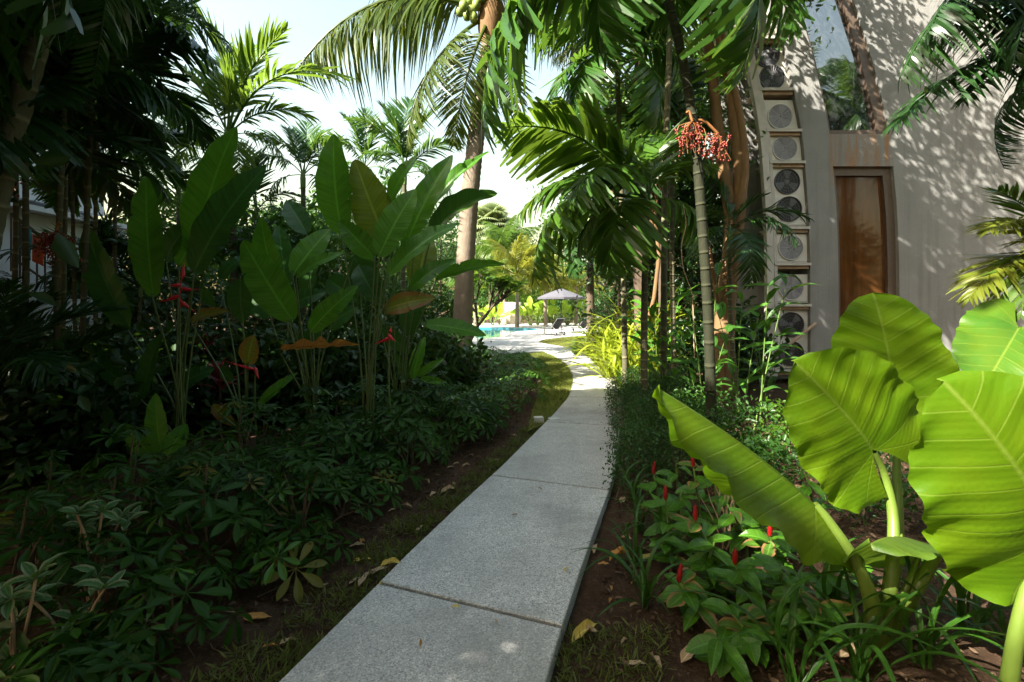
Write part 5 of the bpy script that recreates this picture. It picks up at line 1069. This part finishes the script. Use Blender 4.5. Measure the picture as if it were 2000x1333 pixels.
for i, (px, py, d, mt, ln, lb) in enumerate(((1010,540,36,'palm_yellow',3.6,'yellow green palm beyond the pool left of the parasol'),(1066,555,38,'palm_yellow',2.6,'yellow green palm whose trunk stands behind the parasol'),(985,500,44,'palm_lit',4.0,'light green palm beside the pale fan palm'),(1125,560,40,'palm_yellow',2.6,'yellow green palm right of the parasol'),(930,560,34,'palm_lit',3.0,'light green palm behind the coconut trunk'),(1215,520,36,'palm',3.5,'green palm beyond the bright strap leaved plants'))):
    b = Vector(((px - 1000) / F * d, d, -.16)); tp = P(px, py, d); palm('poolside_palm', lb, b, tp, 'coconut', L[mt], [], .16, .13, 24, M_coco, auto=15, length=ln, shaft=False, seed=30 + i, group='palms beyond the pool', amp=.04)
# pale fan palm
fp = thing('fan_palm', 'pale fan palm rising behind the coconut trunk beyond the pool', 'palm tree', ((958 - 1000) / F * 50, 50, -.16)); tb = P(958, 440, 50)
part('trunk', ring_trunk([fp.location, fp.location.lerp(tb, .5), tb], .22, .18, 30, .03, 8).build('trunk', M_darkbark, True), fp)
def fan_mesh():
    mb = MB(); n = 26
    for k in range(n):
        a = lerp(-2.2, 2.2, k / (n - 1)); d = Vector((math.sin(a), math.cos(a), 0)); o = Vector((0, .45, 0)); s = d.orthogonal().normalized(); s = Vector((math.cos(a), -math.sin(a), 0)); v = []
        for f, wv, zz in ((0, .01, 0), (.4, .055, .02), (.75, .04, -.02), (1, .004, -.16)): p = o + d * .58 * f + Vector((0, 0, zz)); v += [p - s * wv, p + s * wv]
        mb.add(v, [(0, 1, 3, 2), (2, 3, 5, 4), (4, 5, 7, 6)], [(R.random(), .5)] * 8)
    mb.tube([(0, 0, 0), (0, .48, 0)], .012, 4); v, q, u = mb.arr(); return mesh('fan_frond', v, q, u)
FAN = fan_mesh()
for i in range(30):
    a = i * 2.4; el = lerp(1.3, -.9, i / 30); e = tb + Vector((math.cos(a) * math.cos(el), math.sin(a) * math.cos(el), math.sin(el))) * 2.6; part('frond', FAN, fp, frame(tb, e, (0, 0, 1)), L['fan_pale'])
for i in range(16):
    z = -.5 - 2.0 * i / 16; a = i * 2.4; o = tb + Vector((0, 0, z)); e = o + Vector((math.cos(a) * .75, math.sin(a) * .75, -.55)) * 2.2; part('frond', FAN, fp, frame(o, e, (0, 0, 1)), L['fan_pale'])
# frangipani by the pool
fg = thing('frangipani', 'open branched frangipani tree between the coconut trunk and the pool', 'tree', grd(908, 16)); m = MB(); tips = []
def grow(p, d, l, r, lv):
    e = p + d * l; m.tube([p, p.lerp(e, .5) + Vector((R.uniform(-.03, .03), 0, .02)), e], [r, r * .9, r * .78], 6)
    if lv == 0: tips.append((e, d)); return
    for s in range(3 if lv > 1 else 2):
        nd = (d + Vector((R.uniform(-.75, .75), R.uniform(-.6, .6), R.uniform(-.05, .45)))).normalized(); grow(e, nd, l * R.uniform(.62, .85), r * .7, lv - 1)
grow(fg.location.copy(), Vector((.45, 0, 1)).normalized(), 1.1, .07, 4); part('trunk', m.build('trunk', M_darkbark, True), fg); cl = []; dl = []
for e, d in tips:
    for k in range(9): a = k * .7; cl.append(e); dl.append((math.cos(a), math.sin(a), R.uniform(-.3, .6)))
v, q, uv = leaves_np(np.array(cl), np.array(dl), rdirs(len(cl), rng, 1.5), rng.uniform(.2, .34, len(cl)), .36); part('crown', mesh('crown', v, q, uv, L['broad_lit']), fg, kind='stuff')

# ------------------------------------------------------------------ shrubs and trees filling the back of the beds
fill = [(330,10.5,(1.5,.9,1.2),1.5,'broad_shaded','dark leafy shrub behind the red heliconia flower'),(520,11.5,(1.7,1,1.3),1.7,'broad','leafy shrub below the low feather palm'),(690,12.0,(1.6,1,1.1),1.5,'broad','leafy shrub behind the wilted heliconia leaf'),
        (820,13.0,(1.5,1,1.0),1.3,'broad','leafy shrub left of the coconut trunk'),(150,10.0,(1.6,.9,1.2),1.5,'broad_shaded','dark leafy shrub behind the left cane palms'),(20,9.0,(1.3,.9,.8),.9,'broad_shaded','dark leafy shrub at the left edge below the stair railing'),
        (440,13.5,(1.9,1,1.7),2.2,'broad','tall leafy shrub under the bright feather palm'),(610,14.5,(2.0,1,1.6),2.0,'broad_shaded','tall dark shrub between the two feather palms'),(240,13.0,(1.6,1,1.4),1.8,'broad_shaded','tall dark shrub right of the pale building'),
        (760,16.0,(2.0,1,1.3),1.5,'broad','shrub behind the small feather palm'),(540,8.4,(1.0,.6,.8),2.6,'broad','leafy small tree behind the wide heliconia paddles'),
        (1340,13.0,(2.2,1,2.0),2.4,'broad_shaded','dark leafy tree behind the ringed trunk'),(1440,12.0,(1.3,.8,1.7),2.0,'broad_shaded','dark leafy shrub left of the fan unit rack'),(1230,15.0,(1.4,1,1.0),1.2,'broad_shaded','dark leafy shrub behind the bright strap leaved plants'),
        (1330,16.5,(2.6,1.2,2.4),4.8,'broad','leafy tree high behind the palm fruit'),(1180,19,(2.4,1.2,1.8),5.6,'broad','leafy tree above the slender palm'),(1410,9.6,(.8,.6,.8),.9,'broad_shaded','dark shrub at the foot of the forked tree')]
fill += [(x_, d_, (1.0, .6, .55), .62, 'broad_shaded', 'dark undergrowth shrub ' + w_) for x_, d_, w_ in ((120, 6.6, 'behind the left edge cane palms'), (260, 6.4, 'behind the young heliconia'), (400, 7.0, 'behind the red flower stalk'), (540, 6.9, 'behind the wilted heliconia leaf'), (660, 7.2, 'between the heliconia stalks'), (770, 7.6, 'left of the small heliconia shoot'), (830, 8.6, 'at the foot of the coconut palm'), (20, 6.0, 'at the very left below the railing'), (60, 4.9, 'between the nearest cane stems'), (-10, 4.4, 'cut by the left edge'), (170, 5.6, 'behind the nearest cane stems'), (330, 8.4, 'under the cordylines'), (480, 8.6, 'below the low feather palm trunk'), (620, 9.2, 'in the dim gap right of the feather palm trunk'), (720, 9.8, 'near the small feather palm trunk'), (810, 10.6, 'just left of the coconut trunk, far back'), (180, 8.2, 'far back behind the cane stems'))]
fill += [(712, 15.5, (1.9, 1.7, 1.6), 4.6, 'broad', 'tree beside the pool left of the small feather palm'), (800, 19.0, (2.0, 1.9, 1.5), 4.9, 'broad_shaded', 'dark tree beside the pool behind the heliconias'), (862, 22.8, (1.9, 1.9, 1.5), 5.0, 'broad', 'tree beside the pool behind the coconut trunk'),
         (1205, 12.5, (1.5, 1, 1.5), 4.2, 'broad_shaded', 'dark tree behind the broad fronded palm'), (1300, 11.6, (1.4, .9, 1.8), 3.6, 'broad_shaded', 'dark tree behind the ringed trunk, nearer the path'), (1380, 11.8, (1.2, .8, 1.5), 4.6, 'broad_shaded', 'dark tree behind the fruit clusters'), (1250, 13.5, (1.8, 1, 1.6), 6.8, 'broad_shaded', 'tall dark tree over the broad fronded palm'), (1350, 13.8, (1.6, 1, 1.4), 8.2, 'broad', 'tall tree at the top above the fruit clusters')]
fill += [(345, 13.5, (1.3, .9, 1.2), 4.0, 'broad', 'leafy tree between the left cane palms and the bright feather palm'), (470, 16.5, (1.7, 1, 1.4), 4.3, 'broad_shaded', 'dark leafy tree right behind the bright feather palm'), (570, 15.0, (1.5, 1, 1.3), 3.7, 'broad', 'leafy tree behind the arching feather palm'), (665, 17.0, (1.7, 1, 1.4), 4.2, 'broad_shaded', 'dark leafy tree left of the tallest heliconia leaf tip'), (770, 18.0, (1.5, 1, 1.3), 3.8, 'broad', 'leafy tree between the small feather palm and the heliconias')]
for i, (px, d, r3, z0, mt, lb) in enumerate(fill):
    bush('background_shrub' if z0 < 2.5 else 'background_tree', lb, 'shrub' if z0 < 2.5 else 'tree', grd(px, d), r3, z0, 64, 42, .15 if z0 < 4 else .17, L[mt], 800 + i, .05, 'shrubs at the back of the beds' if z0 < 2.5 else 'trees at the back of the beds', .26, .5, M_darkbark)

# ------------------------------------------------------------------ unseen trees added beside and behind the viewpoint for shade and window reflections
for i, (x, y, h, ln, kind, lb) in enumerate(((-4.3,1.6,3.7,2.1,'manila','unseen palm left of the viewpoint added to shade the path'),(-6.0,.9,4.8,2.6,'coconut','unseen tall shade palm added behind the viewpoint on the left'),(-5.0,2.6,4.4,2.4,'manila','unseen palm added to shade the left bed from outside'),(-2.9,.5,2.4,1.3,'manila','unseen short shade palm added left behind the viewpoint'),(3.2,-2.6,6.2,3.0,'coconut','unseen tall shade palm added behind the viewpoint on the right'),(-.6,-4.2,5.4,2.6,'manila','unseen shade palm added straight behind the viewpoint'))):
    palm('shade_palm', lb, (x, y, GZ), (x + .2, y, h), kind, L['palm_shaded'], [], .1, .08, 26, M_darkbark, auto=18, length=ln, seed=60 + i, elr=(65, -35), wx=1.2)
palm('shade_palm', 'unseen tall coconut palm added for dapple behind the viewpoint on the far left', (-6.9, -3.4, GZ), (-7.18, -3.0, 8.2), 'coconut', L['palm_shaded'], [], .16, .13, 30, M_darkbark, auto=7, length=2.9, shaft=False, seed=90)
for i, (x, y, h) in enumerate(((15.5, -1.5, 8.5), (18.5, -5, 12.0), (13.5, -3.5, 11.0))): palm('shade_palm', 'coconut palm behind the viewpoint mirrored in the window panes, ' + ('lowest', 'tallest', 'middle')[i], (x, y, GZ), (x + .3, y, h), 'coconut', L['palm'], [], .16, .13, 30, M_darkbark, auto=18, length=3.6, shaft=False, seed=91 + i)
for i, (x, y, r3, z0, lb) in enumerate(((15.0,-2.5,(2.6,2.2,2.2),4.4,'leafy tree behind the viewpoint mirrored in the lower window'),(-5.2,1.4,(1.9,1.9,1.3),2.6,'unseen leafy tree added to shade the left bed from outside'),(-4.7,1.7,(2.2,1.7,.8),4.6,'unseen leafy tree added as low shade over the left bed'),(1.0,-.7,(1.9,1.9,.9),6.6,'unseen leafy tree added as shade above the viewpoint'),(-9,-4.5,(2.6,1.6,2.6),3.4,'unseen leafy tree in the row added behind the viewpoint, leftmost'),(-5,-6.2,(2.6,1.6,2.6),3.6,'unseen leafy tree in the row added behind the viewpoint, second'),(-1.2,-5.6,(2.6,1.6,2.6),3.6,'unseen leafy tree in the row added behind the viewpoint, third'),(2.8,-6.0,(2.6,1.6,2.6),3.8,'unseen leafy tree in the row added behind the viewpoint, fourth'),(7.5,-5.0,(2.6,1.6,2.6),3.6,'unseen leafy tree in the row added behind the viewpoint, fifth'),(10.5,-1.5,(2.6,1.6,2.6),3.4,'unseen leafy tree in the row added behind the viewpoint, at the building'),(-7.0,3.4,(2.2,2.2,1.8),4.2,'larger unseen leafy tree added to shade the back of the left bed'),(6.5,-3.5,(2.2,2.0,2.0),4.5,'unseen leafy tree added behind the viewpoint on the right'))):
    bush('shade_tree', lb, 'tree', (x, y, GZ), r3, z0, 110, 60, .2, L['broad_shaded'], 900 + i, .09, None, .35, .5, M_darkbark)

# ------------------------------------------------------------------ small things on the ground
st_ = G(1052, 822, 0); me = MB().box((-.065, -.05, 0), (.065, .05, .085)).build('stone_block', M_stone); o = solo('stone_block', me, 'small white stone block at the left edge of the path', 'stone', M=Matrix.Translation(st_ + Vector((0, 0, -.03))) @ Matrix.Rotation(.2, 4, 'Z')); md = o.modifiers.new('bevel', 'BEVEL'); md.width = .006
il = thing('inground_light', 'round metal light set into the path near the white stone block', 'light', G(1082, 818, 0)); part('rim', MB().lathe([(.062, .001), (.062, .006), (.085, .006), (.09, .001)], 24, il.location).build('rim', M_alu, True), il); part('lens', MB().lathe([(.001, .003), (.0615, .003)], 24, il.location).build('lens', M_stone), il)
def fallen(px, py, ang, ln, mat, label, z=GZ, grp=None, v=None):
    p = G(px, py, z) + Vector((0, 0, .012)); a = math.radians(ang); e = p + Vector((math.cos(a), math.sin(a), R.uniform(-.02, .10))) * ln
    solo('fallen_leaf', DRYL[R.randrange(3) if v is None else v], label, 'leaf', grp or 'fallen leaves', L[mat], frame(p, e, (R.uniform(-.3, .3), R.uniform(-.3, .3), 1), ln * R.uniform(.32, .45)))
for a in ((860,968,40,.17,'dry','large pale dry leaf on the grass at the left path edge'),(838,948,120,.12,'dry','curled dry leaf behind the large pale one'),(888,955,100,.10,'dry','small dry leaf touching the path behind the large pale one'),(805,995,160,.11,'dry','dry leaf on bare soil left of the path, in the open'),
          (812,1042,60,.13,'dry','pale dry leaf on the grass midway along the path edge'),(700,1150,70,.16,'dry','dry leaf leaning on the path near the second joint'),(715,1128,30,.15,'dry','second of the dry leaves beside the nearest path joint'),(682,1145,55,.09,'dry','pale small leaf left of the nearest path joint'),(690,1100,15,.13,'dry_yellow','yellowish leaf on the soil above the nearest joint'),
          (475,1212,5,.15,'dry_orange','orange leaf lying on dark soil at the lower left'),(955,905,20,.13,'dry','dry leaf at the path edge near the sun fleck'),(1010,855,140,.1,'dry','dry leaf on soil below the white stone block'),(1125,1250,10,.13,'dry','flat grey leaf on soil right of the path, near the yellow one'),(1290,1318,100,.12,'dry','upright pale leaf at the bottom edge right of the path'),(1225,1302,0,.10,'dry','dry leaf on the grass at the bottom right of the path'),
          (1330,1300,40,.17,'dry','pinkish dry leaf lying on soil below the spiral gingers'),(1212,985,60,.12,'dry','dry leaf between the spider lilies and path'),(1160,1085,70,.13,'dry','dry leaf under the long spider lily blade'),(1250,1095,15,.15,'dry_yellow','yellow leaf among the spider lilies'),(1190,1100,25,.2,'dry_orange','orange strap of leaf among the spider lilies'),
          (1640,1290,20,.2,'dry','large brown leaf at the foot of the elephant ear'),(1690,1320,60,.18,'dry','pale curled leaf at the bottom edge below the elephant ear'),(1780,1255,30,.17,'dry','brown leaf right of the elephant ear stalks')): fallen(*a)
fallen(742, 1112, 12, .14, 'dry_yellow', 'yellow leaf lying on the path edge near the nearest joint', 0.0); fallen(740, 1148, 80, .05, 'dry_yellow', 'tiny yellow leaf on the nearest path joint', 0.0)
fallen(1115, 1262, 38, .20, 'dry_yellow', 'long folded yellow leaf on the soil right of the path', v=1); fallen(972, 1222, 120, .035, 'dry', 'tiny dark leaf fleck on the nearest path slab', 0.0)
for i, (px, py) in enumerate(((1000,1010),(1100,1120),(820,1270),(1060,960),(900,1190))):
    fallen(px, py, i * 47, R.uniform(.05, .07), ('dry', 'dry_yellow', 'dry_orange')[i % 3], 'tiny dry leaf scrap lying on the path slabs', 0.0, 'tiny leaf scraps on the path')
for i in range(24):
    y = R.uniform(2.2, 5.2); x = np.interp(y, [1.9, 2.7, 3.5, 4.6, 6.4, 8], [-1.1, -.95, -.72, -.4, .1, .6]) - R.uniform(.06, .34)
    if i % 2: x = np.interp(y, [1.9, 2.7, 3.5, 4.6, 6.4, 8], [.22, .42, .70, 1.08, 1.6, 2.1]) + R.uniform(0.06, .32)
    p = Vector((x, y, 0)); fallen(1000 + 900 * x / y, 600 + 900 * (EYE - GZ) / y, R.uniform(0, 360), R.uniform(.05, .11), R.choice(('dry', 'dry', 'dry_orange')), ('small dry leaf scattered on the soil left of the path', 'small dry leaf scattered on the soil right of the path')[i % 2], GZ, 'small dry leaves left of the path' if i % 2 == 0 else 'small dry leaves right of the path')
# litter too small to count
r = np.random.default_rng(8); n = 3800; y = 1.8 + 6 * r.random(n) ** 1.3; x = np.where(r.random(n) < .12, np.interp(y, [1.9, 4.6, 8], [-1.2, -.5, .5]) - 1.2 * r.random(n), np.interp(y, [1.9, 4.6, 8], [.3, 1.2, 2.2]) + 3.0 * r.random(n))
v, q, uv = leaves_np(np.stack([x, y, np.full(n, GZ + .012)], 1), rdirs(n, r, 0, .25), rdirs(n, r, 1.2), .02 + .05 * r.random(n) ** 2, .4); o = bpy.data.objects.new('leaf_litter', mesh('leaf_litter', v, q, uv, leafmat('dull_litter', (.05, .03, .018), (.20, .13, .075), .8, .1))); C.objects.link(o); tag(o, 'fine dry leaf litter scattered over the garden soil', 'leaf litter', None, 'stuff')
def clods(n, seed):
    r = np.random.default_rng(seed); y = 1.7 + 6 * r.random(n) ** 1.4; lf = r.random(n) < .55
    x = np.where(lf, np.interp(y, [1.9, 2.7, 4.6, 6.4, 8], [-1.15, -.95, -.45, .1, .5]) - .75 * r.random(n), np.interp(y, [1.9, 2.7, 4.6, 6.4, 8], [.3, .5, 1.15, 1.65, 2.1]) + 1.8 * r.random(n))
    sz = .005 + .016 * r.random(n) ** 3; o = np.array([[1,0,0],[-1,0,0],[0,1,0],[0,-1,0],[0,0,1],[0,0,-1]], float)
    v = (o[None] * (.6 + .8 * r.random((n, 6, 1))) * sz[:, None, None] * np.array([1, 1, .7]) + np.stack([x, y, np.full(n, GZ - .002)], 1)[:, None]).reshape(-1, 3)
    f = np.array([[0,2,4],[2,1,4],[1,3,4],[3,0,4],[2,0,5],[1,2,5],[3,1,5],[0,3,5]]); q = (f[None] + (np.arange(n) * 6)[:, None, None]).reshape(-1, 3)
    o = bpy.data.objects.new('soil_clods', mesh('soil_clods', v, q, None, M_soil, False)); C.objects.link(o); tag(o, 'crumbs and clods of brown soil beside the path', 'soil', None, 'stuff')
clods(6000, 21)
tm = MB()
for i in range(90):
    y = R.uniform(1.9, 6); x = (np.interp(y, [1.9, 4.6, 6.4], [-1.15, -.45, .1]) - R.uniform(0, .6)) if i % 2 else (np.interp(y, [1.9, 4.6, 6.4], [.35, 1.2, 1.7]) + R.uniform(0, 1.2)); a = R.uniform(0, 6.28); l = R.uniform(.05, .2); p = Vector((x, y, GZ + .01)); tm.tube([p, p + Vector((math.cos(a) * l * .5, math.sin(a) * l * .5, .015)), p + Vector((math.cos(a + .3) * l, math.sin(a + .3) * l, .002))], [.003, .0025, .0015], 4)
o = bpy.data.objects.new('twig_litter', tm.build('twig_litter', M_twig)); C.objects.link(o); tag(o, 'thin brown twigs strewn over the soil beside the path', 'twigs', None, 'stuff')
# grass
def grass(name, label, pts, mat, hl, seed, lean=.5):
    r = np.random.default_rng(seed); n = len(pts); d = rdirs(n, r, 1.0, .5); d[:, :2] *= lean * 2; v, q, uv = leaves_np(pts, d, rdirs(n, r), hl * (.5 + r.random(n)), .13, .1)
    o = bpy.data.objects.new(name, mesh(name, v, q, uv, L[mat])); C.objects.link(o); tag(o, label, 'grass', None, 'stuff')
n = 9000; y = 1.5 + 6.3 * r.random(n) ** 1.4; e = np.interp(y, [1.5, 1.964, 2.68, 3.54, 4.39, 5.14, 6.4, 7.6], [-1.147, -1.0, -.774, -.59, -.195, .057, .47, .85]); clump = np.sin(y * 9) * np.sin(y * 23 + 1) > -.35
x = e - .01 - .40 * r.random(n) ** 1.6 * np.interp(y, [1.5, 3, 8], [1.2, .8, .6]); pts = np.stack([x, y, np.full(n, GZ + .005)], 1)[clump]
grass('grass', 'thin tufts of grass along the left edge of the path', pts, 'grass', .055, 3)
n = 1600; y = 1.5 + .9 * r.random(n); x = np.interp(y, [1.5, 2.31, 2.6], [.0, .25, .35]) + .03 + .5 * r.random(n) ** 1.5; grass('grass', 'small grass patch right of the path at the bottom edge', np.stack([x, y, np.full(n, GZ + .005)], 1), 'grass', .05, 4)
def inpoly(x, y, poly):
    c = np.zeros(len(x), bool); k = len(poly)
    for i in range(k):
        (x1, y1), (x2, y2) = poly[i], poly[(i + 1) % k]; c ^= ((y1 > y) != (y2 > y)) & (x < (x2 - x1) * (y - y1) / (y2 - y1 + 1e-12) + x1)
    return c
for nm, pl_, sd, cnt, lb in (('lawn_grass', lawn1, 5, 14000, 'short lawn grass on the island beside the pool deck'), ('lawn_grass', lawn2, 6, 16000, 'short lawn grass on the bend left of the path')):
    w_ = [(G(*p).x, G(*p).y) for p in pl_]; xs = [p[0] for p in w_]; ys = [p[1] for p in w_]; x = r.uniform(min(xs), max(xs), cnt * 2); y = r.uniform(min(ys), max(ys), cnt * 2); k_ = inpoly(x, y, w_)
    grass(nm, lb, np.stack([x, y, np.full(len(x), -.015)], 1)[k_], 'lawn', .05, sd)
